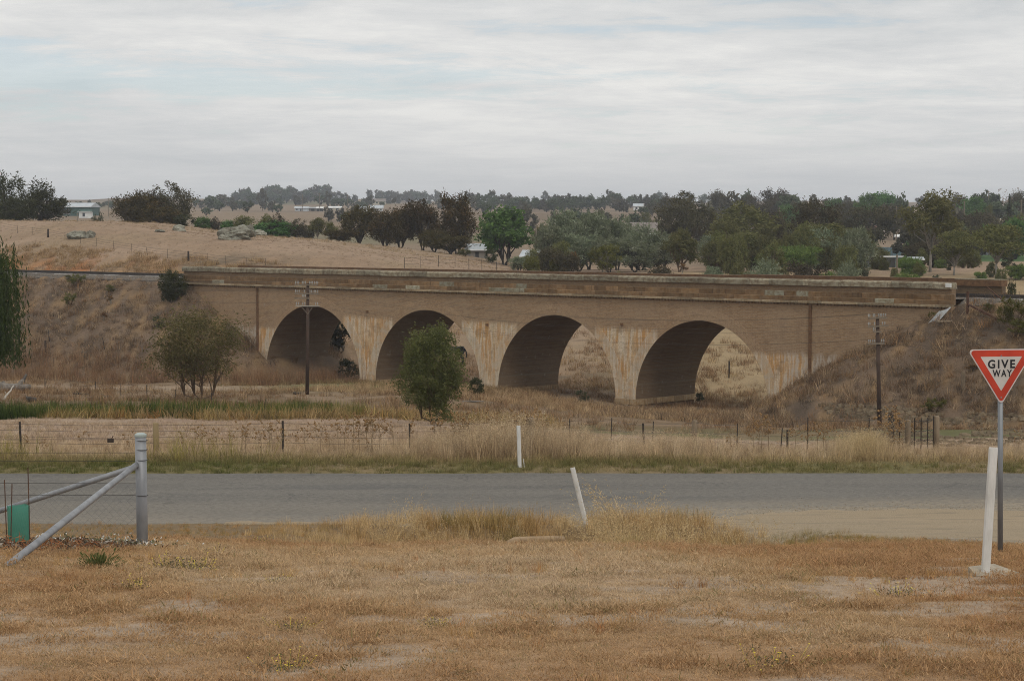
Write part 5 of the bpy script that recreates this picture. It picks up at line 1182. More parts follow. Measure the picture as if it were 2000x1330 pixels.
# ------------------------------------------------------------------ black horse on the bank behind the second arch
def horse():
    p = hit(896, 712, 140); bm_v = []; edges = []; rad = []
    def chain(pts, rs, start=None):
        prev = start
        for q, r in zip(pts, rs):
            bm_v.append(q); rad.append(r); i = len(bm_v) - 1
            if prev is not None: edges.append((prev, i))
            prev = i
        return prev
    # nose towards -x; z up
    chain([(0.55, 0, 1.12)], [.27]); root = 0
    hip = chain([(.82, 0, 1.08)], [.24], root)
    mid = chain([(.1, 0, 1.08), (-.35, 0, 1.10)], [.26, .27], root)
    ch = chain([(-.72, 0, 1.10)], [.25], mid)
    nk = chain([(-.98, 0, 1.28), (-1.22, 0, 1.50)], [.17, .12], ch)
    hd = chain([(-1.36, 0, 1.56), (-1.56, 0, 1.40), (-1.72, 0, 1.24)], [.11, .085, .065], nk)
    for s in (-1, 1):
        chain([(.78, s * .16, .88), (.66, s * .17, .66), (.90, s * .17, .44), (.86, s * .17, .12), (.82, s * .17, .02)], [.17, .10, .06, .045, .065], hip)
        chain([(-.66, s * .15, .84), (-.66, s * .16, .50), (-.66, s * .16, .12), (-.69, s * .16, .02)], [.12, .065, .042, .06], ch)
    chain([(1.06, 0, 1.12), (1.14, 0, .85), (1.14, 0, .5)], [.05, .06, .03], hip)
    me = bpy.data.meshes.new('horse'); me.from_pydata(bm_v, edges, []); me.materials.append(mottled('black_coat', (.008, .007, .007), (.016, .014, .013), 4, .6))
    o = link('black_horse', me); o.modifiers.new('skin', 'SKIN'); ly = me.skin_vertices[0].data
    for i, r in enumerate(rad): ly[i].radius = (r, r)
    ly[0].use_root = True
    o.modifiers.new('sub', 'SUBSURF').levels = 1
    dg = bpy.context.evaluated_depsgraph_get(); m2 = bpy.data.meshes.new_from_object(o.evaluated_get(dg)); o.modifiers.clear(); o.data = m2
    if not m2.materials: m2.materials.append(me.materials[0])
    m2.polygons.foreach_set('use_smooth', [True] * len(m2.polygons))
    mb = MB()
    for s in (-1, 1): mb.add([(-1.32, s * .05, 1.64), (-1.37, s * .10, 1.62), (-1.33, s * .085, 1.78)], [(0, 1, 2)]); mb.add([(-1.325, s * .05, 1.645), (-1.29, s * .09, 1.63), (-1.33, s * .085, 1.78)], [(0, 1, 2)])
    mb.obj('ears', m2.materials[0], o); MB().tube([(-1.36, 0, 1.69), (-1.18, 0, 1.66), (-.9, 0, 1.44), (-.72, 0, 1.34)], [.03, .045, .05, .03], 6).obj('mane', m2.materials[0], o, True)
    o.location = (p.x - .55, p.y, p.z); o.rotation_euler = (0, 0, -.15); tag(o, 'black horse on the brown bank behind the second arch, half hidden by the creek tree', 'horse')
horse()

# ------------------------------------------------------------------ roadside furniture
M_GUIDE = mottled('white_guide_post_plastic', (.50, .485, .45), (.70, .69, .66), 7, .5, stretch=(1, 1, .3))
def guide_post(p, h, lean, fwd, label, refl, w=.10, rz=0, base=False):
    o = thing('guide_post', label, 'guide post', p, rz); o.rotation_euler = (fwd, lean, rz)
    MB().prism([(-.018, 0), (.018, 0), (.018, 0), (-.018, 0)], 0, .001) if False else None
    mb = MB(); n = 7; vs = []
    prof = [(-w / 2, .012), (-w / 2 + .008, -.012), (-w * .2, -.02), (w * .2, -.02), (w / 2 - .008, -.012), (w / 2, .012), (w * .2, .0), (-w * .2, .0)]
    m = len(prof)
    for z in (-.35, h - .012, h): 
        for (x, y) in prof: vs.append((x * (1 if z < h else .9), y, z))
    fs = [tuple(range(m))[::-1], tuple(range(2 * m, 3 * m))] + [(k * m + i, k * m + (i + 1) % m, (k + 1) * m + (i + 1) % m, (k + 1) * m + i) for k in range(2) for i in range(m)]
    mb.add(vs, fs).obj('post', M_GUIDE, o)
    return o
q = hit(1015, 913); guide_post(q, at(1012, 831, q.y).z - q.z, -.03, 0, 'upright white guide post on the far side of the road', None, .085)
q = on_ground(1146, 35.0); guide_post(q, 1.04, -.235, .06, 'white guide post leaning to the left at the near edge of the road', None, .085)
q = on_ground(1932, 16.9)
o = guide_post(q, 1.07, .052, 0, 'thick white guide post pulled out with its concrete block beside the give way sign', None, .079, .12)
tag(MB().add([(-.17, -.10, -.06), (.04, -.16, -.06), (.27, -.06, -.06), (.19, .22, -.06), (-.10, .16, -.06), (-.165, -.09, .055), (.035, -.15, .035), (.26, -.055, .05), (.18, .21, .075), (-.095, .15, .075)],
     [(4, 3, 2, 1, 0), (5, 6, 7, 8, 9), (0, 1, 6, 5), (1, 2, 7, 6), (2, 3, 8, 7), (3, 4, 9, 8), (4, 0, 5, 9)]).obj('concrete_block', mottled('rough_concrete', (.28, .235, .175), (.40, .345, .265), 9, bump=.5), None, loc=(q.x + .015, q.y + .0, q.z - .025), rot=(.04, 0, .3)), 'rough flat concrete footing block lying round the foot of the thick white guide post', 'concrete block')
tag(MB().box(-.008, .008, -.006, .006, -.1, .18).obj('small_peg', M_GUIDE, None, loc=hit(1024, 912), rot=(0, -.1, 0)), 'tiny white peg in the grass beside the upright guide post', 'peg')
def sign():
    p = on_ground(1960, 23.0); k = 23.0 / F
    o = thing('give_way_sign', 'red and white triangular GIVE WAY sign on a grey pipe post at the right edge', 'road sign', p); o.rotation_euler = (0, -.012, 0)
    gal = mottled('galvanised_pipe', (.17, .18, .19), (.25, .26, .27), 6, .5, .5, stretch=(1, 1, .3)); MB().tube([(0, 0, -.4), (0, 0, 2.27)], .03, 14).obj('post', gal, o, True)
    zt = at(1960, 681.5, 23).z - p.z; zb = at(1960, 791, 23).z - p.z; w = (2026 - 1893.5) * k / 2
    def tri(ins, y0, y1, rr, nm, mat, hole=None):
        def outline(ins, rr):
            hh = zt - zb; side = math.hypot(w, hh); A = Vector((-w, zt)); Bv = Vector((w, zt)); Cv = Vector((0, zb))
            cen = Vector((0, zt - (w * 2 * hh) / (2 * w + 2 * side))); inr = (w * 2 * hh) / (2 * w + 2 * side)
            f = (inr - ins) / inr; T = [cen + (v - cen) * f for v in (Cv, Bv, A)]; pts = []
            for i in range(3):
                v, a, b = T[i], T[i - 1], T[(i + 1) % 3]; da = (a - v).normalized(); db = (b - v).normalized()
                ang = da.angle(db); d = rr / math.tan(ang / 2); c = v + (da + db).normalized() * (rr / math.sin(ang / 2)); s = v + da * d; e = v + db * d
                a0 = math.atan2(s.y - c.y, s.x - c.x); a1 = math.atan2(e.y - c.y, e.x - c.x); dlt = (a1 - a0 + math.pi) % (2 * math.pi) - math.pi
                pts += [(c.x + rr * math.cos(a0 + dlt * j / 6), c.y + rr * math.sin(a0 + dlt * j / 6)) for j in range(7)]
            return pts
        P0 = outline(ins, rr); n = len(P0); mb = MB()
        if hole is None:
            mb.add([(x, y0, z) for x, z in P0] + [(x, y1, z) for x, z in P0], [tuple(range(n)), tuple(range(2 * n - 1, n - 1, -1))] + [(i, i + n, (i + 1) % n + n, (i + 1) % n) for i in range(n)])
        else:
            P1 = outline(*hole)
            mb.add([(x, y0, z) for x, z in P0] + [(x, y0, z) for x, z in P1] + [(x, y1, z) for x, z in P0] + [(x, y1, z) for x, z in P1],
                   [(i, (i + 1) % n, (i + 1) % n + n, i + n) for i in range(n)] + [(i, i + 2 * n, (i + 1) % n + 2 * n, (i + 1) % n) for i in range(n)] + [(i + n, (i + 1) % n + n, (i + 1) % n + 3 * n, i + 3 * n) for i in range(n)])
        return mb.obj(nm, mat, o)
    tri(0, -.036, -.033, .035, 'sign_plate', mottled('sign_edge_white', (.50, .44, .43), (.58, .52, .50), 4, .5))
    tri(.013, -.039, -.0362, .030, 'red_border', mottled('sign_red', (.40, .042, .022), (.55, .06, .03), 3.5, .5), (.083, .004))
    tri(.0835, -.038, -.0362, .004, 'white_face', mottled('sign_white', (.47, .44, .405), (.57, .54, .51), 3.5, .5))
    blk = mottled('sign_black', (.015, .015, .02), (.025, .025, .03), 3, .5)
    for txt, px0, px1, py0, py1 in (('GIVE', 1934, 1987, 702, 719), ('WAY', 1943, 1981, 721.5, 735.5)):
        cu = bpy.data.curves.new('letters', 'FONT'); cu.body = txt; cu.align_x = 'CENTER'; cu.offset = .028; cu.extrude = .02; cu.space_character = 1.3
        t = bpy.data.objects.new('tmp', cu); COL.objects.link(t); dg = bpy.context.evaluated_depsgraph_get(); me = bpy.data.meshes.new_from_object(t.evaluated_get(dg)); bpy.data.objects.remove(t)
        n = len(me.vertices); co = np.empty(n * 3, np.float32); me.vertices.foreach_get('co', co); co = co.reshape(-1, 3)
        x0, x1, y0, y1 = co[:, 0].min(), co[:, 0].max(), co[:, 1].min(), co[:, 1].max()
        X0, X1 = [(q - 1960) * k for q in (px0, px1)]; Z0, Z1 = [at(1960, q, 23).z - p.z for q in (py1, py0)]
        N = np.stack([X0 + (co[:, 0] - x0) / (x1 - x0) * (X1 - X0), -.0395 - (co[:, 2] > 0) * .0012 + (co[:, 2] <= 0) * .0012, Z0 + (co[:, 1] - y0) / (y1 - y0) * (Z1 - Z0)], 1)
        me.vertices.foreach_set('co', N.astype(np.float32).ravel()); me.materials.clear(); me.materials.append(blk); me.update()
        link('lettering', me, o)
    for z in (zt - .075, zb + .09):
        MB().tube([(0, -.043, z), (0, -.036, z)], .009, 8).obj('bolt', gal, o); MB().box(-.045, .045, -.033, .036, z - .02, z + .02).obj('bracket', gal, o)
sign()

# ------------------------------------------------------------------ galvanised corner post, braces, netting
M_GALV = mottled('galvanised_steel_post', (.19, .195, .205), (.29, .295, .305), 5, .5, .25, stretch=(1, 1, .4)); M_CAP = mottled('post_cap_plastic', (.28, .32, .30), (.36, .40, .38), 6, .5)
M_NET = mottled('netting_wire', (.12, .125, .125), (.2, .205, .205), 3, .5, .3)
def corner():
    Dp = 24.0; p = on_ground(274, Dp); k = Dp / F; hgt = at(270, 847, Dp).z - p.z; r = 11.0 * k
    o = thing('corner_fence', 'galvanised steel corner post with two pipe braces and wire netting at the left', 'fence', p)
    MB().tube([(0, 0, -.4), (-.012, 0, hgt - .035)], r, 20).obj('post', M_GALV, o, True)
    MB().tube([(-.012, 0, hgt - .034), (-.012, 0, hgt - .008), (-.012, 0, hgt + .012)], [r * 1.09, r * 1.09, r * .6], 20).obj('post_cap', M_CAP, o)
    a = at(264, 907, Dp) - p; f = hit(14, 1106); e = f - p
    MB().tube([a + Vector((.02, -r * .7, 0)), Vector((e.x, e.y, e.z))], .035, 12).obj('brace', M_GALV, o, True)
    b2 = Vector((-5.2, 1.9, h1(p.x - 5.2, p.y + 1.9) - p.z + .02)); a2 = at(266, 913, Dp) - p
    far = at(-12, 1001, 24.9) - p
    MB().tube([a2 + Vector((0, .02, .01)), far, far + (far - a2) * .6], .035, 12).obj('brace', M_GALV, o, True)
    la = Vector((-7.5, 1.2, 0)); la.z = h1(p.x + la.x, p.y + la.y) - p.z
    for pz in (858, 884, 900, 944, 967):
        z = at(270, pz, Dp).z - p.z
        MB().tube([(-r, 0, z), (la.x, la.y, la.z + z - .02)], .0035, 4).obj('wire', M_WIRE, o)
    for pz in (860, 878, 898, 967):
        z = at(270, pz, Dp).z - p.z
        MB().tube([((r + .004) * math.cos(t), (r + .004) * math.sin(t), z) for t in np.linspace(0, 2 * math.pi, 17)], .004, 4).obj('wire_tie', M_WIRE, o)
    # strainer ratchet
    z = at(270, 859, Dp).z - p.z; MB().box(-.40, -.33, -.02, .02, z - .03, z + .015).tube([(-.36, 0, z), (-.33, -.02, z + .05)], .006, 4).obj('wire_strainer', M_STAR, o)
    def net(ex, hh):
        mb = MB(); d = Vector(ex); L = math.hypot(d.x, d.y); u = Vector((d.x / L, d.y / L, 0)); st = .045; n = int(L / st); vs = []; fs = []
        rows = int(hh / st)
        def pt(i, j): return Vector((u.x * st * i, u.y * st * i, d.z * (st * i / L) + st * j))
        for j in range(rows):
            for i in range(0, n):
                if (i + j) % 2: continue
                for di in (-1, 1):
                    q0 = pt(i, j); q1 = pt(i + di, j + 1); w = Vector((0, 0, .0011)) + u * .0011 * 0
                    b = len(vs); vs += [q0 - u * .0011, q0 + u * .0011, q1 + u * .0011, q1 - u * .0011]; fs.append((b, b + 1, b + 2, b + 3))
        return mb.add(vs, fs)
    stuff(net((la.x, la.y, la.z), hgt * .56).obj('netting', M_NET, o)); stuff(net((e.x, e.y, e.z), hgt * .5).obj('netting', M_NET, o))
corner()
def guard():
    p = hit(33, 1070); p = on_ground(31, 22.2); k = p.y / F
    o = thing('tree_guard', 'translucent green plastic tree guard held by three thin rusty stakes', 'tree guard', p)
    t = NT('green_guard_plastic'); t.done(t.ramp(t.noise(t.obj(), 6, 4, .6), [(.3, (.075, .235, .18)), (.7, (.125, .32, .25))]), .35, spec=.4)
    tr = t.n('ShaderNodeBsdfTranslucent'); tr.inputs[0].default_value = (.12, .42, .31, 1); tp = t.n('ShaderNodeBsdfTransparent'); tp.inputs[0].default_value = (.75, .95, .88, 1)
    m1 = t.n('ShaderNodeMixShader'); m1.inputs[0].default_value = .45; t.L(t.b.outputs[0], m1.inputs[1]); t.L(tr.outputs[0], m1.inputs[2]); m2 = t.n('ShaderNodeMixShader'); m2.inputs[0].default_value = .12; t.L(m1.outputs[0], m2.inputs[1]); t.L(tp.outputs[0], m2.inputs[2]); t.L(m2.outputs[0], t.out.inputs[0])
    c = [Vector((-22 * k, 0, 0)), Vector((-12 * k, -.12, 0)), Vector((23 * k, -.03, 0)), Vector((8 * k, .14, 0))]
    hb = (1070 - 986) * k; vs = []; n = 10
    ring = []
    for i in range(4):
        for j in range(n):
            q = c[i].lerp(c[(i + 1) % 4], j / n); q = q + Vector((0, .012 * math.sin(j / n * math.pi) * (1 if i in (0, 2) else -1), 0)); ring.append(q)
    m = len(ring)
    for z in (-.03, hb * .5, hb): vs += [(q.x * (1 + .02 * (z == hb)), q.y, z + random.uniform(-.006, .006)) for q in ring]
    fs = [(a * m + i, a * m + (i + 1) % m, (a + 1) * m + (i + 1) % m, (a + 1) * m + i) for a in range(2) for i in range(m)]
    MB().add(vs, fs).obj('sleeve', t.m, o, True)
    for q, tx, tz in ((c[0] + Vector((-.005, 0, 0)), -.02, 1060 - 925), (c[1], .03, 1060 - 930), (c[2] + Vector((.004, 0, 0)), -.015, 1060 - 900)):
        MB().tube([q + Vector((0, -.006, -.2)), q + Vector((tx, -.006, tz * k))], .006, 5).obj('stake', M_STEELRUST, o)
guard()
def culvert():
    p = on_ground(1035, 29.9); k = 30 / F; pts = []
    for px, py, d in ((988, 1064, 29.7), (994, 1055, 29.75), (1005, 1050, 29.8), (1030, 1048.5, 29.9), (1055, 1048, 30), (1080, 1047.5, 30.1), (1100, 1048, 30.2)):
        v = at(px, py + 5, d); pts.append(v - p)
    o = thing('culvert_rim', 'sandy concrete culvert rim showing in the ditch below the leaning guide post', 'culvert', p)
    MB().tube(pts, [.035, .045, .05, .05, .05, .05, .05], 10).obj('rim', mottled('sandy_concrete', (.24, .165, .10), (.34, .245, .15), 9, bump=.3), o, True)
    MB().add([tuple(q + Vector((0, .03, 0))) for q in pts] + [tuple(q + Vector((0, .05, -.45))) for q in pts], [(i, i + 1, i + 8, i + 7) for i in range(6)]).obj('headwall', mottled('dark_culvert_wall', (.06, .045, .03), (.11, .085, .06), 7), o)
culvert()
# ------------------------------------------------------------------ grass, weeds and litter
M_GRASS = grassmat('grass_blades'); M_SEED = grassmat('seed_heads', .2)
def tuft(seed, n, h, spread, w, lean=.35, curve=.3, heads=0.0, hl=.12, seg=2, dirbias=(0, 0), tr=(0, 1)):
    """source mesh for scattering: n bent blades, some with a loose seed head"""
    r = np.random.default_rng(seed); V = []; Fq = []; T = []
    for i in range(n):
        a = r.uniform(0, 2 * math.pi); rad = spread * r.uniform(0, 1) ** .6; b = np.array([math.cos(a) * rad, math.sin(a) * rad, -.01])
        L = h * r.uniform(.5, 1.08); d = np.array([math.cos(a), math.sin(a), 0]) * r.uniform(0, lean) * .7 + np.array([r.normal() * lean * .6 + dirbias[0], r.normal() * lean * .6 + dirbias[1], 0])
        sd = unit(np.array([[-d[1] + r.normal() * .2, d[0] + r.normal() * .2, 0.0]]))[0] * w * r.uniform(.7, 1.2)
        t = r.uniform(*tr); prev = None
        for s in range(seg + 1):
            f = s / seg; c = b + np.array([0, 0, 1]) * L * f * (1 - .25 * f * np.linalg.norm(d)) + d * L * (f * .5 + curve * f * f)
            k = (1 - f) ** .6 if s < seg else .12
            q = len(V); V += [c - sd * k * .5, c + sd * k * .5]; T += [t, t]
            if prev is not None: Fq.append((prev, prev + 1, q + 1, q))
            prev = q
        if r.uniform() < heads:
            ax = d * (.5 + 2 * curve) + np.array([0, 0, .7])
            for _ in range(9):
                f = r.uniform(0, 1); c2 = c + ax / np.linalg.norm(ax) * hl * L * (f - .3) + r.normal(size=3) * .012 * (h / .6) * (1 + f)
                dd = unit((ax + r.normal(size=3) * .6)[None])[0] * .013 * (h / .6); s2 = unit(np.cross(dd, r.normal(size=3))[None])[0] * .0032 * (h / .6)
                q = len(V); V += [c2 - dd, c2 + s2, c2 + dd, c2 - s2]; T += [.55] * 4; Fq.append((q, q + 1, q + 2, q + 3))
    me = np_mesh('tuft', np.array(V), np.array(Fq), M_GRASS); T = np.array(T); vcol(me, 'tint', np.stack([T, T, T], 1))
    return bpy.data.objects.new('tuft_source', me)            # never linked to the scene
def scatter(name, xy, scl, col, sources, tilt=.12, zoff=0.0, width=1.0):
    xy = np.asarray(xy, float); n = len(xy); r = np.random.default_rng(n)
    z = H(xy[:, 0], xy[:, 1]) + zoff
    me = bpy.data.meshes.new(name); me.vertices.add(n); me.vertices.foreach_set('co', np.stack([xy[:, 0], xy[:, 1], z], 1).astype(np.float32).ravel())
    rot = np.stack([r.normal(size=n) * tilt, r.normal(size=n) * tilt, r.uniform(0, 6.283, n)], 1).astype(np.float32)
    a = me.attributes.new('rot', 'FLOAT_VECTOR', 'POINT'); a.data.foreach_set('vector', rot.ravel())
    s = np.broadcast_to(np.asarray(scl, float), n); s3 = np.stack([s * width, s * width, s], 1).astype(np.float32)
    a = me.attributes.new('scl', 'FLOAT_VECTOR', 'POINT'); a.data.foreach_set('vector', s3.ravel())
    a = me.attributes.new('var', 'INT', 'POINT'); a.data.foreach_set('value', r.integers(0, len(sources), n).astype(np.int32))
    vcol(me, 'col', col)
    o = link(name, me); stuff(o)
    g = bpy.data.node_groups.new(name, 'GeometryNodeTree'); g.interface.new_socket('Geometry', in_out='INPUT', socket_type='NodeSocketGeometry'); g.interface.new_socket('Geometry', in_out='OUTPUT', socket_type='NodeSocketGeometry')
    N = g.nodes.new; gi = N('NodeGroupInput'); go = N('NodeGroupOutput'); ip = N('GeometryNodeInstanceOnPoints'); jn = N('GeometryNodeJoinGeometry')
    g.links.new(gi.outputs[0], ip.inputs['Points'])
    for so in sources:
        oi = N('GeometryNodeObjectInfo'); oi.inputs['Object'].default_value = so; oi.inputs['As Instance'].default_value = True; g.links.new(oi.outputs['Geometry'], jn.inputs[0])
    g.links.new(jn.outputs[0], ip.inputs['Instance']); ip.inputs['Pick Instance'].default_value = True
    def na(nm, t):
        q = N('GeometryNodeInputNamedAttribute'); q.data_type = t; q.inputs['Name'].default_value = nm; return q.outputs['Attribute']
    er = N('FunctionNodeEulerToRotation'); g.links.new(na('rot', 'FLOAT_VECTOR'), er.inputs[0]); g.links.new(er.outputs[0], ip.inputs['Rotation'])
    g.links.new(na('scl', 'FLOAT_VECTOR'), ip.inputs['Scale']); g.links.new(na('var', 'INT'), ip.inputs['Instance Index'])
    g.links.new(ip.outputs[0], go.inputs[0]); o.modifiers.new('scatter', 'NODES').node_group = g
    return o
def field(n, y0, y1, half=.29, pad=1.0, xlo=None, xhi=None):
    """random points over the part of the ground the picture can see, even per square metre"""
    y = y0 + (y1 - y0) * rng.uniform(0, 1, n * 2); w = half * y1 + pad; x = rng.uniform(-w, w, n * 2)
    k = np.abs(x) < half * y + pad
    if xlo is not None: k &= (x > xlo) & (x < xhi)
    return np.stack([x[k], y[k]], 1)
def cmix(cols, k, jit=.12):
    """pick along a list of colours with k in 0..1, with jitter"""
    cols = np.array(cols); k = np.clip(k, 0, .999) * (len(cols) - 1); i = k.astype(int); f = (k - i)[:, None]
    c = cols[i] * (1 - f) + cols[i + 1] * f
    return c * (1 + rng.normal(size=(len(k), 1)) * jit)
LAWN = [tuft(300 + i, 34, .030, .12, .005, 1.1, .5, tr=(.2, .75)) for i in range(4)]
DRYM = [tuft(310 + i, 34, .30, .13, .006, .45, .35, .12) for i in range(4)]
DRYT = [tuft(320 + i, 34, .85, .20, .0075, .30, .30, .45, .22, 3) for i in range(5)]
OATS = [tuft(330 + i, 12, .95, .10, .005, .35, .45, 1.0, .3, 3) for i in range(3)]
GRN = [tuft(340 + i, 34, .22, .14, .008, .5, .35) for i in range(3)]
REED = [tuft(350 + i, 16, .95, .22, .03, .22, .15, 0, .1, 3) for i in range(3)]
SCRUB = [tuft(360 + i, 26, .38, .26, .017, .7, .35, .0) for i in range(4)]
WEED = [tuft(370 + i, 12, .75, .16, .014, .35, .15, .8, .35) for i in range(3)]
# lawn in the foreground
def lawn():
    p = field(170000, 9.0, 30.2, .285, 3.4); x, y = p[:, 0], p[:, 1]
    n1 = fbm(x * .5, y * .5, 71, 4); n2 = fbm(x * 1.3, y * 2.0, 72, 5); n5 = fbm(x * 3.1, y * 3.1, 75, 3)
    keep = (rng.uniform(0, 1, len(x)) < np.clip(1.1 - 1.1 * sstep(.48, .68, n2), .22, 1) * (.5 + .8 * n5)) & (y < 37 - 4 * (x > 30)) & (y < np.where(x > 3, glo(x) - .2, 40))
    keep &= ~((x < -4.2) & (y > 20.0 + (x + 4.95) * 2.4 * (x > -4.95)) & (y < 24.6) & (rng.uniform(0, 1, len(x)) < .93))
    p = p[keep]; x, y = p[:, 0], p[:, 1]; n1 = n1[keep]; n5 = n5[keep]
    c = cmix([(.50, .37, .235), (.46, .315, .175), (.43, .275, .145), (.385, .228, .115)], np.clip(.9 * np.clip(sstep(.38, .62, fbm(x * .22, y * .16, 70, 3)) * .8 + .3 * sstep(21, 26, y) + .25 * sstep(-1, 4, x) - .15, 0, 1) + .3 * (sstep(.35, .65, n1) - .5) + (n5 - .5) * .7 + .08 + rng.normal(size=len(x)) * .1, 0, 1), .1)
    g = rng.uniform(0, 1, len(x)) < .05; c[g] = c[g] * .3 + np.array([.14, .14, .05]) * .7
    scatter('dry_lawn_grass', p, rng.uniform(.4, 1.0, len(x)) * (.7 + .8 * sstep(.45, .75, n5)), c, LAWN, .25, 0, 1.25)
    # longer wisps
    p = field(1500, 9.5, 29.5, .285, .8); k = fbm(p[:, 0] * .8, p[:, 1] * .8, 76, 3) > .52; p = p[k & (p[:, 1] < np.where(p[:, 0] > 3, glo(p[:, 0]) - .2, 40))]
    scatter('dry_grass_wisps', p, rng.uniform(.15, .42, len(p)), cmix([(.48, .31, .13), (.42, .25, .10), (.36, .17, .07)], rng.uniform(0, 1, len(p))), DRYM, .25)
lawn()
def near_edge():
    # rough grass in the ditch and along the near edge of the road
    n = 2600; x = rng.uniform(-4.2, 5.4, n); y = rng.uniform(29.1, 35.6, n)
    w = sstep(-4.2, -1.2, x) * (1 - sstep(3.0, 5.4, x)); k = (rng.uniform(0, 1, n) < .25 + .75 * w) & (y < np.where(x > 3, glo(x) + .5, 40)); x, y, w = x[k], y[k], w[k]
    gr = fbm(x * .9, y * .9, 93, 3) + .16 * sstep(.8, 3, x); c = cmix([(.50, .36, .19), (.45, .295, .14), (.38, .25, .105), (.22, .19, .07)], sstep(.34, .85, gr))
    scatter('ditch_grass', np.stack([x, y], 1), rng.uniform(.5, 1.2, len(x)) * (.48 + .68 * w) * (1 - .5 * np.exp(-((x - 1.1) / .3) ** 2)), c, DRYM, .2)
    x = rng.uniform(-2.2, 3.9, 480); y = rng.uniform(30.6, 34.4, 480)
    k = rng.uniform(0, 1, 480) < .25 + .75 * np.exp(-((x - 1.7) / .8) ** 2); x, y = x[k], y[k]
    scatter('wild_oats', np.stack([x, y], 1), (rng.uniform(.42, .85, len(x)) + .28 * np.exp(-((x - 1.75) / .45) ** 2)) * np.where((x > .0) & (x < 1.3), .55, 1.0), cmix([(.58, .44, .25), (.48, .345, .175)], rng.uniform(0, 1, len(x))), [tuft(335 + i, 22, .95, .10, .008, .25, .45, .6, .3, 3, (.6, 0)) for i in range(3)], .12)
    # thin fringe left and right
    x = rng.uniform(-10, -2.5, 900); y = rng.uniform(31.5, 35.4, 900); scatter('road_edge_grass', np.stack([x, y], 1), rng.uniform(.1, .32, 900), cmix([(.46, .31, .14), (.40, .22, .085), (.22, .18, .06)], rng.uniform(0, 1, 900)), DRYM, .25)
    x = rng.uniform(4.0, 9.5, 1500); y = glo(x) - rng.uniform(-.25, 2.2, 1500); scatter('gravel_edge_grass', np.stack([x, y], 1), rng.uniform(.08, .28, 1500), cmix([(.48, .34, .16), (.38, .25, .10), (.22, .19, .065)], rng.uniform(0, 1, 1500)), DRYM, .25)
near_edge()
def verge():
    n = 5200; x = rng.uniform(-16, 16, n); y = 43.0 + 2.6 * rng.uniform(0, 1, n) ** 1.0
    gn = fbm(x * .35, y * .6, 95, 4); k = rng.uniform(0, 1, n) < .45 + .9 * sstep(.35, .6, gn); x, y, gn = x[k], y[k], gn[k]
    far = sstep(43.6, 45.6, y)
    c = cmix([(.085, .11, .03), (.13, .135, .045), (.23, .19, .085), (.38, .285, .155)], np.clip(.70 - gn * .75 + far * .55 + rng.normal(size=len(x)) * .12 + .2, 0, 1))
    scatter('green_verge_grass', np.stack([x, y], 1), rng.uniform(.4, 1.15, len(x)) * (.6 + .5 * far), c, GRN, .2, 0, 1.2)
    # tall dry grass in a band behind it, thickest in the middle
    n = 4200; x = rng.uniform(-16, 17, n); y = 45.0 + 4.4 * rng.uniform(0, 1, n)
    px = 1000 + F * x / y
    dens = .10 + .22 * sstep(330, 640, px) + .95 * np.exp(-((px - 1000) / 200.) ** 2) + .35 * np.exp(-((px - 1330) / 120.) ** 2) + .75 * np.exp(-((px - 1690) / 75.) ** 2) + .4 * sstep(1780, 1950, px)
    k = rng.uniform(0, 1, n) < dens * (.5 + fbm(x * .8, y * .8, 97, 3)); x, y, px = x[k], y[k], px[k]
    hh = .24 + .12 * sstep(330, 700, px) + .66 * np.exp(-((px - 1000) / 165.) ** 2) + .24 * np.exp(-((px - 1340) / 110.) ** 2) + .34 * np.exp(-((px - 1690) / 60.) ** 2)
    c = cmix([(.60, .48, .33), (.53, .405, .255), (.44, .325, .20), (.33, .235, .145)], np.clip(fbm(x * .7, y * .7, 98, 3) * 1.5 - .3 + rng.normal(size=len(x)) * .33, 0, 1), .22)
    yl = np.exp(-((px - 1690) / 60.) ** 2)[:, None] * .5; c = c * (1 - yl) + np.array([.42, .31, .135]) * yl
    scatter('tall_dry_grass', np.stack([x, y], 1), hh * rng.uniform(.6, 1.3, len(x)) * .85, c, DRYT, .14, 0, 1.1)
    n = 3000; x = rng.uniform(-17, 18, n); y = 45.2 + 7.0 * rng.uniform(0, 1, n)
    scatter('low_dry_grass', np.stack([x, y], 1), rng.uniform(.35, .9, n), cmix([(.53, .42, .29), (.44, .325, .205), (.32, .225, .135)], rng.uniform(0, 1, n)), DRYM, .25, 0, 1.2)
    # yellow flowering weed at the left
    n = 70; x = np.concatenate([rng.normal(-7.0, .8, n // 2), rng.normal(-11.2, .6, n // 2)]); y = rng.uniform(44.6, 46.2, n)
    scatter('yellow_weed', np.stack([x, y], 1), rng.uniform(.5, .95, n), cmix([(.25, .22, .075), (.33, .27, .085), (.22, .19, .08)], rng.uniform(0, 1, n)), WEED, .2)
verge()
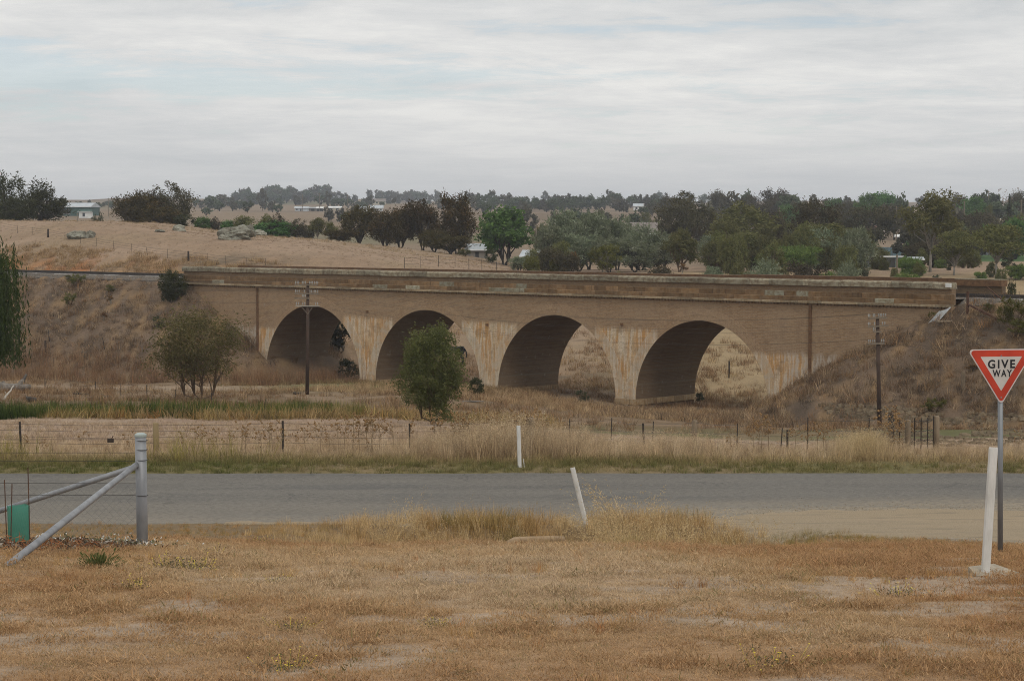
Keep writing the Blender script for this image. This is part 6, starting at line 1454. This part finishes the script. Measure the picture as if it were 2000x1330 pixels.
def beyond():
    # stubble field
    p = field(9000, 54, 84, .29, 2); n = len(p)
    scatter('stubble', p, rng.uniform(.25, .62, n) * (1 - .45 * sstep(62, 82, p[:, 1])), cmix([(.48, .38, .275), (.40, .295, .20), (.33, .235, .155)], rng.uniform(0, 1, n)), SCRUB, .3, 0, .8)
    # reeds along the creek
    n = 5200; x = rng.uniform(-27, -6, n); px = 1000 + F * x / 86
    y = 85.6 + 5.6 * rng.uniform(0, 1, n) + .8 * np.sin(x * .5)
    gn = fbm(x * .45, y * .5, 101, 4); k = rng.uniform(0, 1, n) < np.clip(.02 + 3.4 * (gn - .40), .02, 1); x, y, gn = x[k], y[k], gn[k]
    fade = sstep(-9, -6, x)
    c = cmix([(.06, .09, .022), (.10, .125, .032), (.22, .19, .06), (.33, .25, .12)], np.clip(rng.uniform(0, .75, len(x)) + fade * .5 - (gn - .5) * 1.2, 0, 1))
    scatter('green_reeds', np.stack([x, y], 1), rng.uniform(.65, 1.15, len(x)), c, REED, .12)
    n = 2600; x = rng.uniform(-28, 2, n); y = 84 + 11 * rng.uniform(0, 1, n); k = fbm(x * .4, y * .4, 103, 3) > .42; x, y = x[k], y[k]
    scatter('creek_grass', np.stack([x, y], 1), rng.uniform(.8, 2.0, len(x)), cmix([(.30, .22, .115), (.36, .245, .11), (.22, .18, .065), (.34, .17, .06)], rng.uniform(0, 1, len(x)) ** 1.4), SCRUB, .2)
    # grass on the flats, dry and green
    p = field(9000, 93, 152, .30, 2); x, y = p[:, 0], p[:, 1]; s, t = local(x, y); gn = fbm(x * .28, y * .28, 105, 4)
    bare = np.exp(-((y - 133 + (x + 30) * .25) / 3.5) ** 2) * sstep(-12, -18, x)
    k = (t < 6) & (rng.uniform(0, 1, len(x)) < np.clip(.15 + 2.4 * (gn - .36), .05, 1) * (1 - .85 * bare)); x, y, gn, s, t = x[k], y[k], gn[k], s[k], t[k]
    c = cmix([(.33, .24, .14), (.27, .18, .10), (.22, .13, .07), (.16, .095, .055)], np.clip(rng.uniform(0, 1, len(x)) + sstep(-2, 1, t) * .3, 0, 1))
    gg = np.exp(-(((x + 9) / 7) ** 2 + ((y - 131) / 6) ** 2)) * 1.2 * rng.uniform(.3, 1, len(x)); gg = np.clip(gg, 0, .9)[:, None]; c = c * (1 - gg) + np.array([.16, .17, .05]) * gg
    scatter('flat_grass', np.stack([x, y], 1), rng.uniform(.5, 1.5, len(x)) * (1 - .5 * gg[:, 0]), c, SCRUB, .2)
    # tall brown weeds before the first arches and by the old bank fence
    n = 2600; s = rng.uniform(-30, 14, n); t = rng.uniform(-11.5, -.4, n) - np.where(s < 0, 3 + .0 * s, 0); q = BO[None] + BU[None] * s[:, None] + BN[None] * t[:, None]
    z = H(q[:, 0], q[:, 1]); k = (z < -4.3) & (fbm(q[:, 0] * .3, q[:, 1] * .3, 107, 3) > .42); q = q[k]
    scatter('brown_weeds', q, rng.uniform(.8, 1.8, len(q)), cmix([(.27, .155, .085), (.21, .115, .065), (.31, .22, .125)], rng.uniform(0, 1, len(q))), WEED, .15)
    # pale tall grass at the foot of the right arches
    n = 2200; s = rng.uniform(18, 52, n); t = rng.uniform(-16, -2.2, n); q = BO[None] + BU[None] * s[:, None] + BN[None] * t[:, None]; z = H(q[:, 0], q[:, 1]); k = z < -3.9; q = q[k]
    scatter('creek_bed_grass', q, rng.uniform(.5, 1.3, len(q)), cmix([(.45, .335, .20), (.38, .26, .145), (.29, .19, .10)], rng.uniform(0, 1, len(q))), SCRUB, .2)
    # scrubby banks
    def bank(s0, s1, n, nm, seed):
        s = rng.uniform(s0, s1, n); t = rng.uniform(-15, .6, n); q = BO[None] + BU[None] * s[:, None] + BN[None] * t[:, None]; z = H(q[:, 0], q[:, 1])
        gn = fbm(q[:, 0] * .5, q[:, 1] * .5, seed, 4); pxs = 1000 + F * q[:, 0] / q[:, 1]; pys = 443 + F * (EYE - z) / q[:, 1]; pit = (pxs > 1545) & (pys > 782 + (pxs - 1500) * .06) & (pys < 875) & (rng.uniform(0, 1, n) < .93)
        k = (z > -5.3) & ~pit & (rng.uniform(0, 1, n) < .25 + 1.9 * (gn - .33)) & (z < DECK - .25); q = q[k]; gn = gn[k]
        big = np.where(rng.uniform(0, 1, len(q)) < .12, 1.6, 1.0)
        scatter(nm, q, rng.uniform(.4, 1.4, len(q)) * big, cmix([(.30, .215, .135), (.22, .152, .095), (.17, .12, .085), (.11, .085, .062), (.27, .15, .07), (.40, .31, .2)], np.clip(rng.uniform(0, 1, len(q)) ** 1.2, 0, 1)), SCRUB, .3)
    bank(-46, 1.5, 9000, 'bank_grass', 111); bank(45, 84, 8000, 'bank_grass', 113)
    # beyond the arches
    n = 5200; s = rng.uniform(-2, 60, n); t = BW + .5 + 24 * rng.uniform(0, 1, n) ** 1.3; q = BO[None] + BU[None] * s[:, None] + BN[None] * t[:, None]; gn = fbm(q[:, 0] * .3, q[:, 1] * .3, 115, 4)
    k = rng.uniform(0, 1, n) < .2 + 2.2 * (gn - .36) * (1 - .75 * sstep(34, 44, s)); q = q[k]
    scatter('grass_beyond_arches', q, rng.uniform(.7, 1.8, len(q)), cmix([(.33, .23, .13), (.27, .17, .095), (.19, .115, .065), (.35, .25, .13)], rng.uniform(0, 1, len(q))), SCRUB, .25)
    # straw on the cutting and along the hill top
    n = 1900; s = rng.uniform(-52, -9, n); t = rng.uniform(6.2, 13.5, n); q = BO[None] + BU[None] * s[:, None] + BN[None] * t[:, None]; k = fbm(q[:, 0] * .4, q[:, 1] * .4, 117, 4) > .45; q = q[k]
    scatter('cutting_grass', q, rng.uniform(.7, 1.5, len(q)), cmix([(.38, .275, .15), (.31, .205, .105), (.25, .165, .09)], rng.uniform(0, 1, len(q))), SCRUB, .25)
    n = 1200; x = rng.uniform(-72, 2, n); y = rng.uniform(212, 250, n)
    scatter('hilltop_grass', np.stack([x, y], 1), rng.uniform(.35, .8, n), cmix([(.34, .25, .145), (.27, .195, .115)], rng.uniform(0, 1, n)), SCRUB, .2, 0, 1.5)
    n = 4200; x = rng.uniform(-62, 2, n); y = rng.uniform(162, 214, n); s, t = local(x, y); k = t > 9
    scatter('hill_grass', np.stack([x, y], 1)[k], rng.uniform(.12, .35, k.sum()), cmix([(.30, .22, .14), (.25, .172, .108), (.2, .135, .086)], rng.uniform(0, 1, k.sum())), SCRUB, .2, 0, 1.6)
beyond()


def stones():
    r = np.random.default_rng(5); src = []
    sm = mottled('gravel_stone', (.20, .16, .11), (.40, .335, .25), 30)
    for k in range(3):
        bm = bmesh.new(); bmesh.ops.create_icosphere(bm, subdivisions=1, radius=1)
        for v in bm.verts: v.co *= r.uniform(.7, 1.15); v.co.z *= .6
        me = bpy.data.meshes.new('stone_source'); bm.to_mesh(me); bm.free(); me.materials.append(sm); src.append(bpy.data.objects.new('stone_source', me))
    n = 9000; x = r.uniform(-3, 13, n); e = ghi(x) + r.normal(size=n) * .45; e = np.where(r.uniform(0, 1, n) < .45, e, r.uniform(glo(x) - .6, ghi(x) + .3))
    k = (x > 1.5) | (r.uniform(0, 1, n) < .25); x, e = x[k], e[k]
    scatter('gravel_stones', np.stack([x, e], 1), r.uniform(.004, .013, len(x)), np.full((len(x), 3), .3), src, .4, .017)
stones()
# ---- thistles
M_STEM = mottled('dry_thistle_stem', (.20, .14, .08), (.31, .23, .14), 9); M_HEAD = mottled('dry_thistle_head', (.17, .10, .045), (.31, .19, .085), 14)
def thistle_model(seed, h):
    r = random.Random(seed); mb = MB(); hb = MB(); heads = []
    mb.tube([(0, 0, -.05), (r.uniform(-.03, .03), r.uniform(-.03, .03), h * .5), (r.uniform(-.06, .06), r.uniform(-.06, .06), h * .86)], [.009, .008, .005], 4)
    for i in range(r.randint(7, 11)):
        z = h * r.uniform(.42, .86); a = r.uniform(0, 6.28); L = h * r.uniform(.14, .32); e = Vector((math.cos(a) * L * .75, math.sin(a) * L * .75, min(z + L * r.uniform(.5, .95), h)))
        mb.tube([(0, 0, z), Vector((0, 0, z)).lerp(e, .5) + Vector((0, 0, -.02)), e], [.005, .004, .003], 3)
        for j in range(r.randint(1, 3)): heads.append(e + Vector((r.uniform(-.05, .05), r.uniform(-.05, .05), r.uniform(-.03, .05))) * (j > 0))
    for c in heads + [Vector((0, 0, h * .88))]:
        bm = bmesh.new(); bmesh.ops.create_icosphere(bm, subdivisions=1, radius=r.uniform(.016, .027)); vs = [Vector((v.co.x * r.uniform(.8, 1.2), v.co.y * r.uniform(.8, 1.2), v.co.z * .85 + (.012 if v.co.z > .01 else 0))) + c for v in bm.verts]
        hb.add(vs, [[v.index for v in f.verts] for f in bm.faces]); bm.free()
    for i in range(14):
        z = h * r.uniform(.1, .7); a = r.uniform(0, 6.28); L = r.uniform(.06, .14); d = Vector((math.cos(a), math.sin(a), r.uniform(-.6, .3))); sd = Vector((-d.y, d.x, 0)) * .012
        mb.add([Vector((0, 0, z)), Vector((0, 0, z)) + d * L * .5 + sd, Vector((0, 0, z)) + d * L, Vector((0, 0, z)) + d * L * .5 - sd], [(0, 1, 2, 3)])
    return mb.mesh('stem', M_STEM), hb.mesh('seed_heads', M_HEAD)
def thistles():
    ms = [thistle_model(400 + i, 1.0) for i in range(6)]
    spots = [(46, 45.6, .55), (160, 46, .62), (85, 45.5, .45), (252, 45.9, .6), (378, 46.5, .72), (392, 47, .66), (352, 46.3, .6), (425, 46.2, .68), (442, 46, .6), (470, 46.8, .78), (478, 46.5, .72), (410, 45.8, .5), (520, 45.8, .85), (532, 46, .8), (512, 45.5, .72), (545, 46.2, .66), (575, 46.5, .6), (600, 46.8, .72), (618, 46.6, .78), (625, 46.9, .74), (660, 47, .82),
             (672, 47.2, .9), (688, 47.1, .95), (700, 47.4, 1.0), (715, 47.3, 1.02), (722, 47.5, .98), (728, 47, .92), (740, 47.5, .88), (645, 46.2, .6), (770, 47.6, .85), (800, 47.8, .9), (845, 48, .95), (862, 47.9, .9), (885, 47.8, .98), (905, 47.6, 1.02), (918, 47.7, 1.0), (900, 48, .88), (955, 47.8, 1.0), (962, 47.9, .95), (1003, 48, 1.05), (1010, 48, .92), (1048, 48.4, 1.1), (720, 45.7, .5), (690, 46, .58),
             (1480, 47.2, .9), (1490, 47, .95), (1500, 47.3, .88), (1475, 47, .7), (1430, 46.2, .5), (1540, 47, .68), (1556, 46.8, .62), (1575, 47.2, .6), (1596, 47, .72), (1612, 47.2, .8), (1618, 46.8, .76), (1628, 47, .66), (1745, 47, .85), (1755, 47.2, .95), (1765, 47.1, .88), (1720, 48, 1.1), (1735, 48.2, 1.12), (1440, 46.5, .45), (1760, 46, .5), (1990, 46.5, .6)]
    LIMS = ((340, 'left of the pale timber fence post'), (485, 'right of the pale timber fence post'), (560, 'round the black picket in the verge'), (635, 'left of the densest thistle clump'), (765, 'in the densest thistle clump'), (940, 'below the fine-leaved creek tree'), (1060, 'round the upright guide post'), (1520, 'in the clump left of the leaning pickets'), (1690, 'right of the leaning pickets'), (1900, 'by the short timber gate fence'), (2100, 'right of the give way sign'))
    for i, (px, y, hh) in enumerate(spots):
        p = on_ground(px + random.uniform(-3, 3), y)
        for lim, where in LIMS:
            if px < lim: break
        grp = 'thistles ' + where; rank = sorted(q[0] for q in spots if (q[0] < lim) and grp == 'thistles ' + [w for l_, w in LIMS if q[0] < l_][0]).index(px)
        lab = ORD[rank] + ' dry brown thistle from the left, ' + where
        o = thing('dead_thistle', lab, 'thistle', p, random.uniform(0, 6), grp); o.scale = (hh * 1.1, hh * 1.1, hh); st, hd = ms[i % 6]; o.rotation_euler = (random.uniform(-.1, .1), random.uniform(-.12, .12), random.uniform(0, 6))
        link('stem', st, o); stuff(link('seed_heads', hd, o))
thistles()
# ---- small flowering weeds on the lawn
def flowers():
    fm = mottled('yellow_petals', (.55, .42, .04), (.65, .52, .08), 9); lm = LEAF['scrub']
    def model(seed):
        r = np.random.default_rng(seed); n = 230; c = r.normal(size=(n, 3)) * [.15, .15, .05]; c[:, 2] = np.abs(c[:, 2]) * 1.6
        f = leaf_mesh('foliage', c, r.normal(size=(n, 3)) + [0, 0, .6], .05, .009, r.uniform(0, 1, n), lm)
        mb = MB()
        for i in range(18):
            q = Vector((r.normal() * .17, r.normal() * .17, .08 + abs(r.normal()) * .07)); s = .011
            mb.add([q + Vector((s * math.cos(a), s * math.sin(a), .003 * math.sin(3 * a))) for a in np.linspace(0, 6.28, 7)[:-1]] + [q + Vector((0, 0, .006))], [(i2, (i2 + 1) % 6, 6) for i2 in range(6)])
            mb.tube([(q.x * .7, q.y * .7, 0), q], .0015, 3)
        return f, mb.mesh('flowers', fm)
    ms = [model(i) for i in range(3)]
    for i, (px, py, sc, lab) in enumerate(((335, 1108, 1.0, 'green weed with yellow flowers on the lawn right of the corner post'), (385, 1115, 1.0, 'yellow-flowered weed rightmost of the pair right of the corner post'), (262, 1150, .75, 'sparse yellow-flowered weed in front of the corner post'), (275, 1120, .6, 'yellow-flowered weed at the foot of the corner post'),
            (415, 1085, .8, 'small yellow-flowered weed near the road edge at the left'), (508, 1060, .8, 'scattered yellow-flowered weed close to the road'), (540, 1140, .6, 'small yellow-flowered weed in the middle left of the lawn'), (570, 1230, .6, 'low yellow-flowered weed in the left foreground lawn'), (860, 1225, .6, 'low yellow-flowered weed in the middle foreground lawn'), (1760, 1165, .9, 'spindly grey-green weed left of the concrete block'), (1500, 1305, .9, 'low weed at the bottom right of the lawn'), (560, 1310, .8, 'grey-green yellow-flowered weed at the bottom of the lawn'))):
        p = hit(px, py); o = thing('flowering_weed', lab, 'weed', p, i * 1.3); o.scale = (sc * .75, sc * .75, sc * .6); f, h_ = ms[i % 3]; link('foliage', f, o); link('flowers', h_, o)
    p = hit(192, 1108); o = thing('green_weed', 'small dark green weed on the lawn beside the diagonal brace', 'weed', p)
    r = np.random.default_rng(9); n = 500; c = r.normal(size=(n, 3)) * [.08, .08, .04]; c[:, 2] = np.abs(c[:, 2]) * 1.5
    link('foliage', leaf_mesh('foliage', c, c + [0, 0, .05], .05, .012, r.uniform(0, 1, n), LEAF['fine']), o)
flowers()
# ---- wood-chip mulch and litter under the fence at the left, flowers at the post
def mulch():
    r = np.random.default_rng(77); n = 9000; x = -7.2 + 2.9 * r.uniform(0, 1, n); y = 19.8 + 5.2 * r.uniform(0, 1, n)
    k = y > 20.0 + (x + 4.95) * 2.4 * (x > -4.95); k &= r.uniform(0, 1, n) < 1.1 - np.abs(y - 22.3) * .22; x, y = x[k], y[k]; n = len(x)
    z = H(x, y) + r.uniform(.0, .05, n); c = np.stack([x, y, z], 1); t = r.uniform(0, 1, n)
    m = NT('mulch_chips'); m.done(m.ramp(m.attr('tint', fac=True), [(0, (.03, .022, .016)), (.5, (.10, .075, .052)), (.8, (.24, .19, .14)), (1, (.42, .38, .33))]), .95)
    stuff(link('mulch', leaf_mesh('mulch', c, r.normal(size=(n, 3)) * [1, 1, .35], .07 * r.uniform(.5, 1.4, n), .028, t, m.m)))
    x = r.normal(-4.75, .35, 500); y = r.normal(21.2, .5, 500); c = np.stack([x, y, H(x, y) + np.abs(r.normal(size=500)) * .05], 1)
    m2 = NT('rusty_dead_weed'); m2.done(m2.ramp(m2.attr('tint', fac=True), [(0, (.12, .045, .018)), (1, (.32, .13, .05))]), .95)
    o = link('dead_weed', leaf_mesh('dead_weed', c, r.normal(size=(500, 3)), .12, .012, r.uniform(0, 1, 500), m2.m)); tag(o, 'rust-red heap of dead weed between the brace and the corner post', 'weed heap')
    x = r.normal(-4.6, .32, 420); y = r.normal(23.9, .35, 420); x2 = np.concatenate([x, r.normal(-5.2, .2, 120)]); y2 = np.concatenate([y, r.normal(23.6, .2, 120)]); c = np.stack([x2, y2, H(x2, y2) + np.abs(r.normal(size=540)) * .05 + .01], 1)
    m3 = NT('white_flower_weed'); m3.done(m3.ramp(m3.attr('tint', fac=True), [(0, (.08, .09, .04)), (.6, (.16, .15, .07)), (.75, (.45, .43, .38)), (1, (.6, .58, .54))]), .9)
    tag(link('white_flowered_weed', leaf_mesh('white_flowered_weed', c, r.normal(size=(540, 3)), .045, .018, r.uniform(0, 1, 540), m3.m)), 'sparse white-flowered weed growing round the foot of the corner post', 'weed')
mulch()

# ------------------------------------------------------------------ haze
def haze():
    t = bpy.data.materials.new('haze_air'); t.use_nodes = True; nt = t.node_tree; nt.nodes.clear()
    o = nt.nodes.new('ShaderNodeOutputMaterial'); v = nt.nodes.new('ShaderNodeVolumePrincipled'); v.inputs['Color'].default_value = (.86, .91, 1.0, 1); v.inputs['Density'].default_value = HAZE; v.inputs['Anisotropy'].default_value = .2
    nt.links.new(v.outputs[0], o.inputs['Volume'])
    ob = MB().box(-3200, 3200, -90, 6060, -16, 62).obj('haze', t); ob['kind'] = 'stuff'
HAZE = 0.00022
haze()
